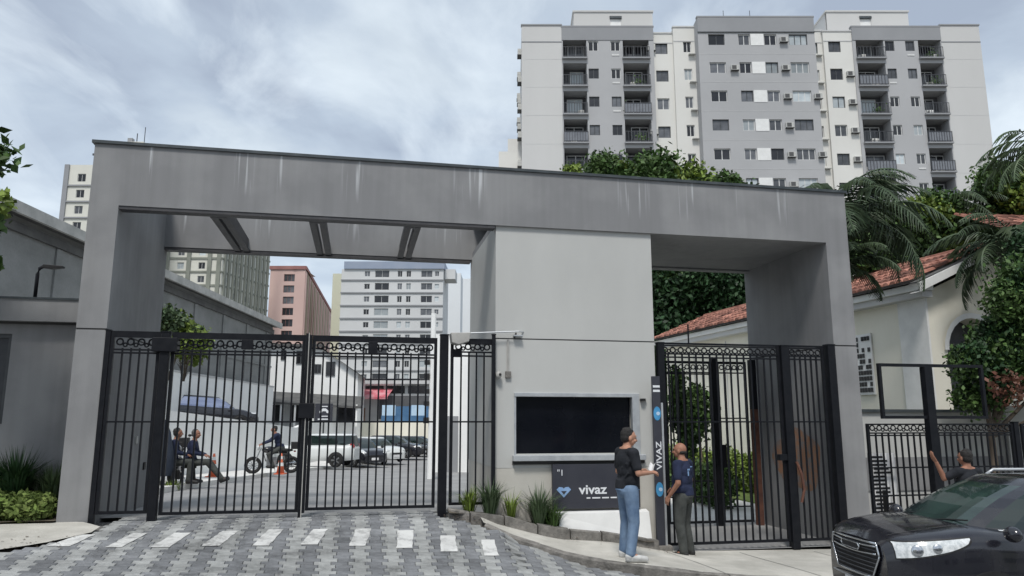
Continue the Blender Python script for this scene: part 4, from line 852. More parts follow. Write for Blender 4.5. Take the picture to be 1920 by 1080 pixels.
    for z in fl:
        for x in (10.4, 19.4, 24.2): window(t, x, .2, z - .9, 1.5, 1.5, pick('pane', 'panedk', 'panelt'), 'frame')
        obj('floor_band', B(0, w, -.2, -.003, z - 1.75, z - 1.35), 'gwgreen', t)
    for x, ww in ((.6, .8), (2.6, 1.2), (4.8, 1.3), (7.2, 1.2), (8.9, .6), (12.6, 1.4), (17.0, .7), (21.6, .9), (26.3, .9), (28.4, .9)): obj('strip', B(x, x + ww, -.35, -.21, -1.7, 54), 'gwgreen', t)
    Ls = 18.6
    o = obj('side_wall', MB().wall(0, Ls, -1.7, 54, [], mi=0), ['gwcream'], t, loc=(w, 0, 0), rot=(0, 0, math.radians(75)))
    for i in range(12): obj('strip', B(.6 + i * 1.5 + (i % 3) * .15, 1.35 + i * 1.5, -.4, -.005, -1.7, 54), 'gwgreen', o)
    for k, z in enumerate(fl): obj('floor_band', B(0, 18.6, -.2, -.003, z - 1.8, z - 1.4), 'gwgreen', o)
    for i in range(11):
        for z in fl[:12]:
            if random.random() < .75: obj('pane', B(1.4 + i * 1.5, 1.95 + i * 1.5, -.06, -.004, z - .8, z + .5), pick('pane', 'panelt', 'gwcream'), o)
    # far left slim tower
    t, fz = tower('slim cream tower far left beside the portal pillar', 'tower_block', -86.7, 140, -1.7, 5.6, 8, 51.3, 'gwcream', 0, [(1.7, 1.6, 1.6)], 3.25, 1.0, ('pane', 'panedk'), 'aptdk')
    obj('corner_pier', B(-.9, 0, -.3, 6, -1.7, 51.3), 'aptdk', t); obj('antenna', MB().tube([(4.2, 1, 51.3), (4.2, 1, 54.3)], .12, 5).box(3.6, 5.4, .9, 1.1, 53.6, 54.0), 'rail', t)
    t2, fz = tower('cream stepped tower rising just above the left end of the portal', 'tower_block', -84.5, 150, -1.7, 6.6, 9, 60.0, 'gwcream', 0, [(2, 2, 1.6)], 3.25, 1.0, ('pane', 'panedk'), 'aptdk')
    obj('antenna', MB().tube([(4.6, 1, 60), (4.6, 1, 62.2)], .1, 5), 'rail', t2); obj('antenna', MB().tube([(6.2, 1, 60), (6.2, 1, 63.6)], .08, 5), 'rail', t2); obj('roof_box', B(2.6, 3.6, 1, 2, 60, 61.2), 'aptdk', t2)
distant()

# ------------------------------------------------------------------ warehouse, walls and small buildings inside the plot
def inner_buildings():
    # grey warehouse along the left
    a, b = Vector((-15.7, 17.0)), Vector((-16.6, 51.5)); d = b - a; L = d.length; rz = math.atan2(d.y, d.x)
    t = thing('warehouse', 'long grey rendered warehouse with a pale sheet roof edge behind the left wall', 'warehouse', (a.x, a.y, 0), rz)
    zr = 8.35
    obj('wall', MB().wall(0, L, -1.5, zr, mi=0).add([(0, 0, -1.5), (0, 0, zr), (0, 20, zr), (0, 20, -1.5)], [(0, 1, 2, 3)]).add([(L, 0, -1.5), (L, 0, zr), (L, 20, zr + 4), (L, 20, -1.5)], [(3, 2, 1, 0)]), 'ware', t)
    obj('beam_and_shadow_band', B(0, L, -.12, -.004, 7.62, 7.92), 'roofdark', t); obj('beam_and_shadow_band', B(0, L, -.06, -.004, 5.3, 5.42), 'ware', t)  # upper band paints the eave's shadow dark; the lower is a plain beam
    g = []
    n = int(L / .25)
    m = MB()
    for r in range(10):
        row_y0 = -.5 + r * 1.6; z0 = zr + .02 + r * .42
        g = [[(x, yy, z0 + zz + .028 * math.sin(x * 2 * PI / .36)) for x in np.arange(-.4, L + .4, .09)] for yy, zz in ((row_y0, .0), (row_y0 + 1.75, .46))]
        m = MB().grid(g); obj('roof_sheet', m, 'roofsheet', t)
    obj('fascia', B(-.4, L + .4, -.55, -.42, zr - .30, zr + .06), 'roofsheet', t); obj('eave_soffit', B(-.4, L + .4, -.41, -.004, zr - .22, zr - .12), 'roofdark', t)
    for i in range(9): obj('pilaster', B(i * 4.1 + .2, i * 4.1 + .55, -.07, -.004, -1.5, 7.6), 'ware', t)
    # white wall in front of the warehouse
    a, b = Vector((-15.25, 17.0)), Vector((-16.15, 51)); d = b - a; L = d.length; rz = math.atan2(d.y, d.x)
    t = thing('white_wall', 'white wall along the foot of the warehouse behind the parked black car', 'wall', (a.x, a.y, 0), rz); obj('panel', B(0, L, 0, .2, -1.5, 3.95), 'perimwhite', t); obj('coping', B(0, L, -.04, .24, 3.95, 4.03), 'slabw', t)
    # terrace and retaining wall
    a, b = Vector((-10.7, 17.0)), Vector((-13.4, 62.0)); d = b - a; L = d.length; rz = math.atan2(d.y, d.x)
    def zr2(s): y = 17 + s; return zin(0, y) + 2.22 if y < 45 else 1.67
    t = thing('retaining_wall', 'white retaining wall beside the inner street, carrying the parked black car', 'wall', (a.x, a.y, 0), rz)
    n = 12
    for i in range(n):
        s0, s1 = L * i / n, L * (i + 1) / n - .02
        m = MB(); z0, z1 = zr2(s0) + .0, zr2(s1)
        m.add([(s0, 0, -1.6), (s1, 0, -1.6), (s1, .25, -1.6), (s0, .25, -1.6), (s0, 0, z0), (s1, 0, z1), (s1, .25, z1), (s0, .25, z0)], [(0, 3, 2, 1), (4, 5, 6, 7), (0, 1, 5, 4), (1, 2, 6, 5), (2, 3, 7, 6), (3, 0, 4, 7)])
        obj('wall_panel', m, 'perimwhite', t)
    struct('terrace', MB().add([(-10.95, 16, 1.95), (-20, 16, 1.95), (-20, 62, 1.1), (-13.65, 62, 1.1), (-12.0, 38, 1.1), (-11.5, 30, 1.4)], [(0, 5, 4, 3, 2, 1)]), 'asphalt')
    # small white building with lean-to beyond the warehouse
    t = thing('white_house', 'small white two-storey house with dark lean-to roof beyond the warehouse', 'house', (-18.4, 57, 0), .12)
    wins = [(.75, 1.1, 6.6, 7.35, .2), (1.9, 2.6, 6.3, 7.3, .2), (4.15, 4.85, 5.4, 6.5, .2), (3.3, 3.8, 5.6, 6.3, .2)]
    wins = [(x0, x1, z0 - .3, z1 - .3, d_) for x0, x1, z0, z1, d_ in wins]
    m = MB().wall(0, 6.6, -1.5, 5.3, [w_ for w_ in wins if w_[3] < 5.2], mi=0, mb=1)
    poly = [(0, 5.3), (6.6, 5.3), (3.9, 7.1), (0, 7.5)]
    obj('wall', MB().box(0, 6.6, 0.0, 7, -1.5, 5.3).prism(poly, 0, 7), 'perimwhite', t)
    for x0, x1, z0, z1, _ in wins: window(t, x0, -.04, z0, x1 - x0, z1 - z0, 'panedk', 'framedk', 1)
    obj('roof', MB().add([(-.3, -.4, 7.62), (3.9, -.4, 7.18), (3.9, 7.2, 7.18), (-.3, 7.2, 7.62)], [(0, 1, 2, 3)]).add([(3.9, -.4, 7.18), (7.1, -.4, 5.0), (7.1, 7.2, 5.0), (3.9, 7.2, 7.18)], [(0, 1, 2, 3)]).box(-.3, 3.9, -.42, -.3, 7.3, 7.5), 'roofdark', t)
    lr = obj('lean_to_roof', MB().add([(-.4, -.05, 3.95), (7.2, -.05, 3.55), (7.2, -2.4, 2.75), (-.4, -2.4, 3.15), (-.4, -2.4, 3.0), (7.2, -2.4, 2.6)], [(0, 3, 2, 1), (3, 4, 5, 2)]), 'roofdark', t)
    for x in (.1, 1.3, 2.3, 3.6, 6.7): obj('lean_to_post', B(x, x + .12, -2.3, -2.2, 1.3, 2.9), 'perimwhite', t)
    for x, w_ in ((.3, .7), (1.7, .8), (5.2, 1.3)): obj('dark_opening', B(x, x + w_, -.06, -.004, 1.7, 2.9), 'panedk', t)
    t = thing('site_sign', 'dark blue sign board with white pictograms in front of the white house', 'sign', (-13.0, 50, 0)); obj('board', B(0, 1.15, -.03, .03, 1.68, 2.84), 'navysign', t); obj('post', B(.52, .62, .03, .09, -.9, 2.6), 'rail', t)
    m = MB(); m.box(.35, .82, -.045, -.032, 2.62, 2.68).prism([(.3, 2.35), (.5, 2.52), (.7, 2.52), (.9, 2.35), (.9, 2.22), (.78, 2.22), (.7, 2.34), (.5, 2.34), (.42, 2.22), (.3, 2.22)], -.045, -.032).box(.35, .85, -.045, -.032, 1.98, 2.04).box(.2, .95, -.045, -.032, 1.78, 1.86); obj('pictogram', m, 'letter', t)
    # low shop with red awning and blue hoarding
    t = thing('low_shop', 'low building with a red awning closing the far end of the inner street', 'building', (-14.8, 66, 0))
    obj('wall', MB().box(0, 9.2, 0, 6, -1.5, 5.4).box(0, 9.4, -.6, 0, 4.9, 5.2), 'slabw', t)
    obj('dark_upper_opening', B(.1, 9.1, -.05, -.004, 5.22, 5.39), 'panedk', t)
    for i in range(5): obj('upper_opening', B(.15 + i * 1.85, 1.7 + i * 1.85, -.06, -.004, 4.1, 4.75), 'panedk', t)
    obj('ground_opening', B(3.2, 9.0, -.05, -.004, 1.9, 3.9), 'shade', t)
    obj('pale_band', B(0, 6.0, -.4, -.06, 4.78, 4.89), 'white', t)
    aw = obj('awning', MB().add([(.9, -.05, 4.5), (4.4, -.05, 4.5), (4.2, -1.8, 3.75), (.7, -1.8, 3.75), (.7, -1.8, 3.55), (4.2, -1.8, 3.55)], [(0, 3, 2, 1), (3, 4, 5, 2)]), 'red', t)
    obj('door', B(.9, 2.0, -.08, -.004, 1.2, 2.85), 'brown', t); obj('stall_wall', B(.1, .8, -.5, -.01, -1, 3.6), 'brown', t)
    t = thing('site_hoarding', 'low blue hoarding with two pale blue panels at the end of the inner street', 'hoarding', (-10.7, 62, 0))
    obj('band', B(0, 4.6, 0, .08, 1.65, 2.15), 'bluepanel', t)
    for x0, x1 in ((.05, 1.15), (2.45, 3.6)): obj('pale_panel', B(x0, x1, .0, .06, 2.153, 3.0), 'skypanel', t)
    for x0, x1 in ((1.15, 2.45), (3.6, 4.6)): obj('dark_panel', B(x0, x1, .03, .09, 2.153, 2.9), 'bluepanel', t)
    obj('base_wall', B(-2.0, 4.8, .02, .2, -1.2, 1.64), 'cream', t)
    # white wall and utility pole on the right side of the inner street, next to the booth
    t = thing('side_building', 'white plastered building side just left of the booth', 'building', (-3.6, 34, 0), -.05)
    obj('wall', B(0, 9, 0, 20, -1.2, 5.6), 'perimwhite', t); obj('door_recess', B(.4, 1.2, -.03, -.003, -.8, 1.9), 'aptdk', t)
    t = thing('utility_pole', 'white utility pole with meter boxes beside the booth flank', 'pole', (-2.75, 26, 0)); obj('pole', MB().tube([(0, 0, -.6), (0, 0, 5.4)], [.13, .09], 10), 'perimwhite', t)
    for z, s in ((3.6, .16), (3.1, .2), (2.6, .16), (2.2, .14), (1.6, .2)): obj('meter_box', B(-.28, -.1, -.12, .08, z, z + s), 'plasticblk', t)
    # narrow white tall strip left of post
    # cream house on the right with terracotta roof
    near, far = Vector((10.0, 17.8)), Vector((6.3, 30.5)); d = near - far; L = d.length; rz = math.atan2(d.y, d.x)
    ze = 4.75; t = thing('cream_house', 'cream house with terracotta tile roof and arched porch on the right', 'house', (far.x, far.y, 0), rz)
    # wall facing the street passage: local x from far to near, -y = towards the inner side... (front face at y=0)
    m = MB().wall(0, L, -.9, ze, mi=0); obj('side_wall', m, 'cream', t)
    obj('wall_reveal', B(L - .85, L + .03, -.06, -.004, -.9, ze), 'white', t, label='white corner pilaster')
    for x in (2.2, 4.4, 6.6, 8.8): obj('panel_joint', B(x, x + .03, -.02, -.003, -.9, ze - .3), 'slabw', t)
    obj('cornice', B(-.3, L + .25, -.38, -.003, ze, ze + .16), 'white', t); obj('soffit_board', B(-.3, L + .2, -.30, -.003, ze - .16, ze - .004), 'slabw', t)
    # roof slope up from this eave, tiles as half-round rows
    RY = 2.1; sl = .42; m = MB()
    for i in range(int((L + .6) / .22)):
        x = -.35 + i * .22
        for r in range(6):
            y0, y1 = -.5 + r * .42, -.5 + (r + 1) * .42 + .04; z0, z1 = ze + .2 + (y0 + .5) * sl, ze + .2 + (y1 + .5) * sl; dz = random.uniform(0, .02)
            vs = []
            for yy, zz, rr in ((y0, z0 + .03 + dz, .10), (y1, z1 + dz, .085)):
                for k in range(5): aa = PI * k / 4; vs.append((x + .11 - rr * math.cos(aa), yy, zz + rr * .8 * math.sin(aa)))
            m.add(vs, [(k, k + 1, k + 6, k + 5) for k in range(4)] + [(0, 1, 2, 3, 4)])
    obj('roof_tiles', m, 'tile', t, kind='stuff'); obj('roof_deck', MB().add([(-.4, -.5, ze + .17), (L + .3, -.5, ze + .17), (L + .3, RY, ze + .17 + (RY + .5) * sl), (-.4, RY, ze + .17 + (RY + .5) * sl)], [(0, 1, 2, 3)]).add([(-.4, 2 * RY + .5, ze + .17), (L + .3, 2 * RY + .5, ze + .17), (L + .3, RY, ze + .17 + (RY + .5) * sl), (-.4, RY, ze + .17 + (RY + .5) * sl)], [(3, 2, 1, 0)]), 'roofdark', t)
    obj('ridge', MB().tube([(-.4, RY, ze + .22 + (RY + .5) * sl), (L + .3, RY, ze + .22 + (RY + .5) * sl)], .10, 8), 'tile', t)
    obj('far_gable', MB().add([(0, 0, -.9), (0, 4.2, -.9), (0, 4.2, ze), (0, RY, ze + RY * sl), (0, 0, ze)], [(0, 1, 2, 3, 4)]), 'cream', t)
    # vertical ventilation grille of small blocks
    vb = obj('vent_panel', B(L - 2.45, L - 1.85, -.05, -.003, 2.35, 3.95), 'white', t, label='white pierced ventilation panel on the cream wall')
    bm_ = B(0, .075, -.02, 0, 0, .11).mesh('vent_hole', [M['joint']])
    for i in range(5):
        for j in range(10):
            if random.random() < .75: o = bpy.data.objects.new('vent_hole', bm_); link(o, vb); o.location = (L - 2.40 + i * .105, -.053, 2.42 + j * .15)
    # front (gable) wall with arched porch, in the same local frame at x = L
    def frontx(y, z, x=L): return (x, y, z)
    m = MB(); ax, aw_, az, ar = 1.3, 1.15, 3.35, .75   # arch centre, half width, spring height
    arch = [(ax - .8, .2)] + [(ax - .8 * math.cos(a), az + .8 * math.sin(a)) for a in np.linspace(0, PI, 13)] + [(ax + .8, .2)]
    # build wall around arch: left part, right part, top strips
    def q(pts): m.add([(L, y, z) for y, z in pts], [tuple(range(len(pts)))])
    q([(0, -.9), (ax - .8, -.9), (ax - .8, az), (0, az)]); q([(ax + .8, -.9), (4.2, -.9), (4.2, az), (ax + .8, az)]); q([(ax - .8, -.9), (ax + .8, -.9), (ax + .8, .2), (ax - .8, .2)])
    top = 4.6
    A = [(ax - .8 * math.cos(a), az + .8 * math.sin(a)) for a in np.linspace(0, PI, 13)]
    for (y0, z0), (y1, z1) in zip(A, A[1:]): q([(y0, z0), (y1, z1), (y1, top), (y0, top)])
    q([(0, az), (ax - .8, az), (ax - .8, top), (0, top)]); q([(ax + .8, az), (4.2, az), (4.2, top), (ax + .8, top)]); q([(0, top), (4.2, top), (4.2, ze), (RY, ze + RY * sl), (0, ze)])
    for (y0, z0), (y1, z1) in zip(arch, arch[1:]): m.add([(L, y0, z0), (L, y1, z1), (L - .5, y1, z1), (L - .5, y0, z0)], [(0, 1, 2, 3)], 0)
    obj('front_wall', m, 'cream', t)
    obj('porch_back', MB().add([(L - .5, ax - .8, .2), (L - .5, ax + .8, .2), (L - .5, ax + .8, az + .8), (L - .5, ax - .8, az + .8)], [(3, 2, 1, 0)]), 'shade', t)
    mm = MB()
    for (y0, z0), (y1, z1) in zip(A, A[1:]):
        f = lambda y, z, s: (L + .05, ax + (y - ax) * s, az + (z - az) * s)
        mm.add([f(y0, z0, 1.0), f(y1, z1, 1.0), f(y1, z1, 1.16), f(y0, z0, 1.16)], [(3, 2, 1, 0)])
    obj('arch_moulding', mm, 'white', t)
    zr1 = ze + (RY + .5) * sl
    for sg, ya, yb in ((1, -.5, RY), (-1, 2 * RY + .5, RY)):
        obj('verge_board', MB().add([(L + .02, ya, ze - .08), (L + .35, ya, ze - .08), (L + .35, yb, zr1 - .02), (L + .02, yb, zr1 - .02), (L + .02, ya, ze + .14), (L + .35, ya, ze + .14), (L + .35, yb, zr1 + .16), (L + .02, yb, zr1 + .16)], [(0, 3, 2, 1), (1, 2, 6, 5), (4, 5, 6, 7)]), 'white', t)
    obj('back_wall', MB().add([(0, 4.2, -.9), (L, 4.2, -.9), (L, 4.2, ze), (0, 4.2, ze)], [(3, 2, 1, 0)]), 'cream', t)
    obj('chimney', B(6.6, 6.8, .3, .5, 4.9, 6.9), 'aptbeige', t)
    # second little house roof visible at the far right
    t = thing('tiled_annex', 'small annex with terracotta roof at the far right edge', 'house', (13.6, 19.8, 1.2), .1)
    obj('wall', B(0, 8, 0, 6, -2.2, 5.3), 'cream', t); mt = MB()
    for i in range(38):
        x = -.3 + i * .22
        for r in range(5):
            y0, y1 = -.4 + r * .42, -.4 + (r + 1) * .42 + .04; z0, z1 = 5.45 + (y0 + .4) * .5, 5.45 + (y1 + .4) * .5; vs = []
            for yy, zz, rr in ((y0, z0 + .03, .10), (y1, z1, .085)):
                for k in range(5): aa = PI * k / 4; vs.append((x + .11 - rr * math.cos(aa), yy, zz + rr * .8 * math.sin(aa)))
            mt.add(vs, [(k, k + 1, k + 6, k + 5) for k in range(4)] + [(0, 1, 2, 3, 4)])
    obj('roof_tiles', mt, 'tile', t, kind='stuff'); obj('cornice', B(-.3, 8.1, -.4, 0, 5.25, 5.42), 'white', t)
inner_buildings()

# ------------------------------------------------------------------ right-hand frontage: white wall, fence, empty sign frame
def right_front():
    t = thing('garden_wall', 'low white rendered wall with dark coping behind the right fence', 'wall', P(12.6, 2.0), RZ)
    obj('panel', B(0, 4.55, 0, .2, -.9, 1.84), 'booth', t); obj('panel', B(4.55, 12, -.15, .2, -.9, 1.98), 'booth', t); obj('coping', B(-.0, 4.5, -.05, .25, 1.84, 1.90), 'coping', t)
    obj('base_band', B(0, 4.5, -.02, 0, .3, .95), 'portal', t)
    f = gate('fence_panel', 'black ornamental fence panel right of the portal, behind the parked car', 'fence', 12.48, 15.42, -.40, 1.62, v=-.0, rails=(1.46, 1.42, .88, .42), rings=(1.47, 1.60), topw=.025, sp=.125)
    post('slim black fence post at the right end of the ornamental fence', 15.47, 0, .10, -.8, 1.64)
    gate('fence_panel', 'black fence panel at the far right edge behind the car roof', 'fence', 15.6, 18.8, -.5, 1.62, v=0, rails=(1.46, .88, .42), rings=(1.47, 1.60), topw=.025, sp=.125)
    s = thing('sign_frame', 'empty black rectangular sign frame on a thick post before the cream house', 'sign frame', P(13.42, -.4), RZ)
    obj('post', B(-.075, .075, -.06, .06, -.7, 2.57), 'gate', s)
    fr = MB().box(-.93, 1.12, -.03, .03, 2.57, 2.62).box(-.93, 1.12, -.03, .03, 1.70, 1.75).box(-.93, -.88, -.03, .03, 1.75, 2.57).box(1.07, 1.12, -.03, .03, 1.75, 2.57); obj('frame', fr, 'gate', s)
    # notice seen behind the bars: black and white banner
    n = thing('banner', 'black and white banner tied behind the fence bars next to the pillar', 'banner', P(12.55, .12), RZ)
    obj('cloth', B(0, .52, 0, .012, .0, 1.12), 'paper', n); m = MB()
    for i in range(16): z = .06 + i * .065; x = random.uniform(.02, .1); m.box(x, x + random.uniform(.1, .38), -.006, -.001, z, z + .035)
    m.box(.22, .30, -.009, -.0065, .05, .5); obj('print', m, 'plasticblk', n)
    for i, (x, y) in enumerate(((12.2, 16.4), (12.75, 16.6))):
        w = thing('pale_stake', ['thin leaning white stake left of its twin among the shrub leaves', 'thin leaning white stake right of its twin among the shrub leaves'][i], 'stake', (x - 1.5, y - 2.0, 0), 0, 'leaning white stakes'); obj('stake', MB().tube([(-.1, 0, 1.3), (-.28, .1, 2.7)], .03, 6), 'white', w)
right_front()
# ------------------------------------------------------------------ the other side of the street (behind the camera, seen in glass and paint reflections)
def opposite():
    t = thing('terraced_house', 'plain low terraced houses on the opposite side of the street', 'house', (0, -9.5, 0), PI)
    for i in range(5):
        x0 = -26 + i * 10.5; h = (5.8, 6.6, 5.2, 7.0, 6.0)[i]; wins = [(x0 + 1.2 + k * 3, x0 + 2.8 + k * 3, z, z + 1.3, .2) for k in range(3) for z in ((.9, 3.9) if h > 5.7 else (.9,))]
        obj('wall', MB().wall(x0, x0 + 10.3, -1.2, h, wins, mi=0, mb=1).box(x0, x0 + 10.3, .3, 8, -1.2, h), [('cream', 'booth', 'aptgrey', 'cream', 'portal')[i], 'panedk'], t)
        obj('roof', MB().add([(x0 - .1, -.5, h), (x0 + 10.4, -.5, h), (x0 + 10.4, 4.5, h + 1.8), (x0 - .1, 4.5, h + 1.8)], [(0, 1, 2, 3)]), 'tile', t)
opposite()
# ------------------------------------------------------------------ vegetation
def leaves(c, r, n, size, shell=.45, droop=0.0, el=1.8, g=None):
    """n leaf faces spread through an ellipsoid; numpy arrays of verts and faces"""
    g = rng if g is None else g
    d = g.normal(size=(n, 3)); d /= np.linalg.norm(d, axis=1)[:, None]
    rad = (shell + (1 - shell) * g.random(n)) ** .8 * (1 + .12 * g.normal(size=n)); p = np.array(c) + d * rad[:, None] * np.array(r)
    a = g.normal(size=(n, 3)); a[:, 2] -= droop; a /= np.linalg.norm(a, axis=1)[:, None]; b = np.cross(a, g.normal(size=(n, 3))); b /= np.linalg.norm(b, axis=1)[:, None] + 1e-9
    s = size * (0.6 + .8 * g.random(n))[:, None]; a = a * s * el * .5; b = b * s * .5
    v = np.stack([p - a, p + b - a * .1, p + a, p - b - a * .1], axis=1).reshape(-1, 3); return v
def leaf_obj(name, vlist, m, parent, **k):
    v = np.concatenate(vlist); n = len(v) // 4; me = bpy.data.meshes.new(name)
    me.vertices.add(len(v)); me.vertices.foreach_set('co', v.astype(np.float32).ravel()); me.loops.add(4 * n); me.loops.foreach_set('vertex_index', np.arange(4 * n, dtype=np.int32))
    me.polygons.add(n); me.polygons.foreach_set('loop_start', np.arange(0, 4 * n, 4, dtype=np.int32)); me.update(calc_edges=True); me.validate()
    for q in mats_of(m): me.materials.append(q)
    o = bpy.data.objects.new(name, me); link(o, parent)
    for a, b in k.items(): o[a] = b
    return o
def tree(name, label, base, trunk_h, tr, blobs, n, size, m, cat='tree', group=None, lean=(0, 0), sub=7, second=None, limbs=5):
    """blobs: (dx, dy, dz, rx, ry, rz) relative to base; each blob is broken into smaller uneven clumps"""
    t = thing(name, label, cat, base, 0, group)
    tw = MB().tube([(0, 0, -.3), (lean[0] * .3, lean[1] * .3, trunk_h * .4), (lean[0], lean[1], trunk_h)], [tr, tr * .8, tr * .55], 8)
    obj('trunk', tw, 'bark', t, smooth=True); lm = MB(); vs = []; vs2 = []
    vol = sum(b[3] * b[4] * b[5] for b in blobs)
    for b in blobs:
        c = Vector(b[:3]); lm.tube([(lean[0] * .8, lean[1] * .8, trunk_h * .85), tuple(Vector((lean[0], lean[1], trunk_h)).lerp(c, .5) + Vector((0, 0, -.1))), tuple(c)], [tr * .5, tr * .3, tr * .1], 6)
        nb = n * (b[3] * b[4] * b[5]) / vol
        for k in range(sub):
            d = rng.normal(size=3); d /= np.linalg.norm(d); cc = np.array(b[:3]) + d * np.array(b[3:6]) * rng.uniform(.35, .8); s = rng.uniform(.38, .6)
            (vs2 if second and rng.random() < .35 else vs).append(leaves(cc, np.array(b[3:6]) * s, int(nb / sub * rng.uniform(.6, 1.4)), size))
            if k < limbs: lm.tube([tuple(c), tuple(cc)], [tr * .14, tr * .05], 5)
        vs.append(leaves(b[:3], np.array(b[3:6]) * .9, int(nb * .25), size, .1))
    obj('limb', lm, 'bark', t); leaf_obj('crown', vs, m, t)
    if vs2: leaf_obj('crown', vs2, second, t)
    return t
def frond(L, nl, ll, arch, width=.03):
    """drooping pinnate frond along +x: rachis tube and narrow leaflets"""
    m = MB(); pts = []
    for i in range(nl + 1):
        s = i / nl; a = arch[0] + (arch[1] - arch[0]) * s
        pts.append((pts[-1][0] + math.cos(a) * L / nl, 0, pts[-1][2] + math.sin(a) * L / nl) if pts else (0, 0, 0))
    m.tube(pts[::3] + [pts[-1]], .018, 4)
    for i in range(2, nl + 1):
        p = Vector(pts[i]); s = i / nl; l = ll * math.sin(PI * min(1, .15 + s * .85)) ** .6 * random.uniform(.8, 1.1)
        t = (Vector(pts[i]) - Vector(pts[i - 1])).normalized()
        for sg in (-1, 1):
            d = (Vector((0, sg, 0)) + t * .7 + Vector((0, 0, random.uniform(-.7, -.1)))).normalized(); mid = p + d * l * .5; e = p + d * l + Vector((0, 0, -.35 * l)); w = t * width * .5
            m.add([p - w, p + w, mid + w * 1.1, e, mid - w * 1.1], [(0, 1, 2, 3, 4)])
    return m
def palm(label, base, h, tr, L, n, group, lean=(0, 0), m='palm', droop=(-1.35, -.9), up=(.9, 1.25)):
    t = thing('palm_tree', label, 'palm tree', base, 0, group)
    tm = MB().tube([(lean[0] * k * k, lean[1] * k * k, h * k - .3 * (1 - k)) for k in np.linspace(0, 1, 8)], [tr * (1 - .3 * k) for k in np.linspace(0, 1, 8)], 10); obj('trunk', tm, 'bark', t, smooth=True)
    V = [frond(L * random.uniform(.85, 1.1), 34, L * .24, (random.uniform(*up), random.uniform(*droop))).mesh('frond', [M[m]]) for _ in range(5)]
    for i in range(n):
        o = bpy.data.objects.new('frond', V[i % 5]); link(o, t); o.location = (lean[0], lean[1], h); o.rotation_euler = (random.uniform(-.2, .2), random.uniform(-.35, .75) if i > n // 3 else random.uniform(-.5, .0), i * 2.399 + random.uniform(-.3, .3))
    return t
def tuft(name, label, loc, n, L, spread, m, cat='grass clump', w=.02, group=None, rz=0):
    t = thing(name, label, cat, loc, rz, group)
    for part in range(2):
        mb = MB()
        for i in range(n // 2):
            a = random.uniform(0, 2 * PI); r0 = random.uniform(0, spread * .35); l = L * random.uniform(.55, 1.1); lean = random.uniform(.1, .75)
            p = Vector((r0 * math.cos(a), r0 * math.sin(a), 0)); d = Vector((math.cos(a), math.sin(a), 0)); s = Vector((-math.sin(a), math.cos(a), 0)) * w * .5
            c = p + d * l * lean * .35 + Vector((0, 0, l * .55)); e = p + d * l * lean + Vector((0, 0, l * (1 - lean * .45)))
            mb.add([p - s, p + s, c + s * .9, e, c - s * .9], [(0, 1, 2, 4), (4, 2, 3)])
        obj('blades', mb, m if part else m, t)
    return t
def hedge(name, label, pts, w, z0, z1, n, size, m, cat='hedge', rz=0):
    t = thing(name, label, cat, (pts[0][0], pts[0][1], z0), rz); vs = []; st = MB()
    (x0, y0), (x1, y1) = pts; Lh = math.hypot(x1 - x0, y1 - y0); k = max(2, int(Lh / (w * .8)))
    for i in range(k):
        s = (i + .5) / k; c = ((x1 - x0) * s, (y1 - y0) * s, (z1 - z0) * .5); vs.append(leaves(c, (w * .62, w * .62, (z1 - z0) * .56 * random.uniform(.9, 1.15)), n // k, size, .5)); st.tube([(c[0], c[1], 0), (c[0] + .05, c[1], (z1 - z0) * .6)], [.02, .01], 5)
    obj('stems', st, 'bark', t); leaf_obj('foliage', vs, m, t); return t
GT = 'trees between portal and apartment block'
tree('tree', 'dark round tree crown rising above the portal just left of the middle of its row', (5.6, 40, -1), 11, .3, [(-.3, 0, 15.0, 2.2, 2.2, 2.9), (1.5, .5, 14.7, 1.9, 1.8, 2.6)], 24000, .14, 'leaf', group=GT, second='leafyel')
tree('tree', 'tree crown above the portal with a yellow-green tuft at its foot', (8.6, 39, -1), 10.5, .3, [(-.2, 0, 14.9, 2.1, 2, 2.6), (1.3, 0, 14.0, 1.7, 1.7, 2.6)], 19000, .16, 'leaf', group=GT, second='leafyel')
tree('tree', 'lower tree crown above the portal towards its right half', (11.9, 39, -1), 9.5, .25, [(-.8, 0, 14.3, 1.6, 1.6, 2.0), (.8, 0, 13.9, 1.4, 1.4, 1.7)], 13000, .15, 'leaf', group=GT, second='leafdark')
tree('tree', 'small bush-like crown peeping above the portal at the left edge of the balconies', (3.0, 38, -1), 10, .2, [(0, 0, 14.9, .8, .8, 1.3)], 3500, .15, 'leafyel', group=GT)
tree('tree', 'small crown above the right third of the portal', (16.0, 38, -1), 10, .25, [(0, 0, 13.3, 1.1, 1.3, 1.3), (1.9, 0, 13.0, 1.1, 1, 1.2)], 8000, .15, 'leafgrey', group=GT, second='leaf')
GD = 'dark trees behind the right passage'
tree('tree', 'dark dense tree behind the right passage, next to the booth', (6.6, 33, -.4), 3.5, .25, [(.2, 0, 5.2, 1.8, 1.8, 3.4), (-.3, 0, 8.2, 1.9, 1.6, 2.0)], 34000, .12, 'leafdark', group=GD, second='leaf')
tree('tree', 'dark dense tree behind the right passage, above the tiled roof', (9.4, 34, -.4), 4, .25, [(0, 0, 7.6, 2.2, 1.8, 2.8), (1.5, 0, 6.4, 1.7, 1.8, 3.2)], 34000, .12, 'leafdark', group=GD)
tree('shrub', 'broad yellow-green shrub tree behind the left driveway gate', (-9.7, 21, -.1), 3.2, .09, [(-.05, 0, 4.25, .95, .8, .75), (.5, 0, 4.0, .75, .7, .6), (-.75, -.1, 3.6, .45, .5, .75)], 15000, .085, 'leafyel', 'shrub', second='leafgrey')
tree('shrub', 'small dark shrub hanging beside the thick left gate post', (-10.2, 20.2, -.1), 2.2, .05, [(.35, 0, 2.9, .3, .3, .4)], 1800, .08, 'leaf', 'shrub')
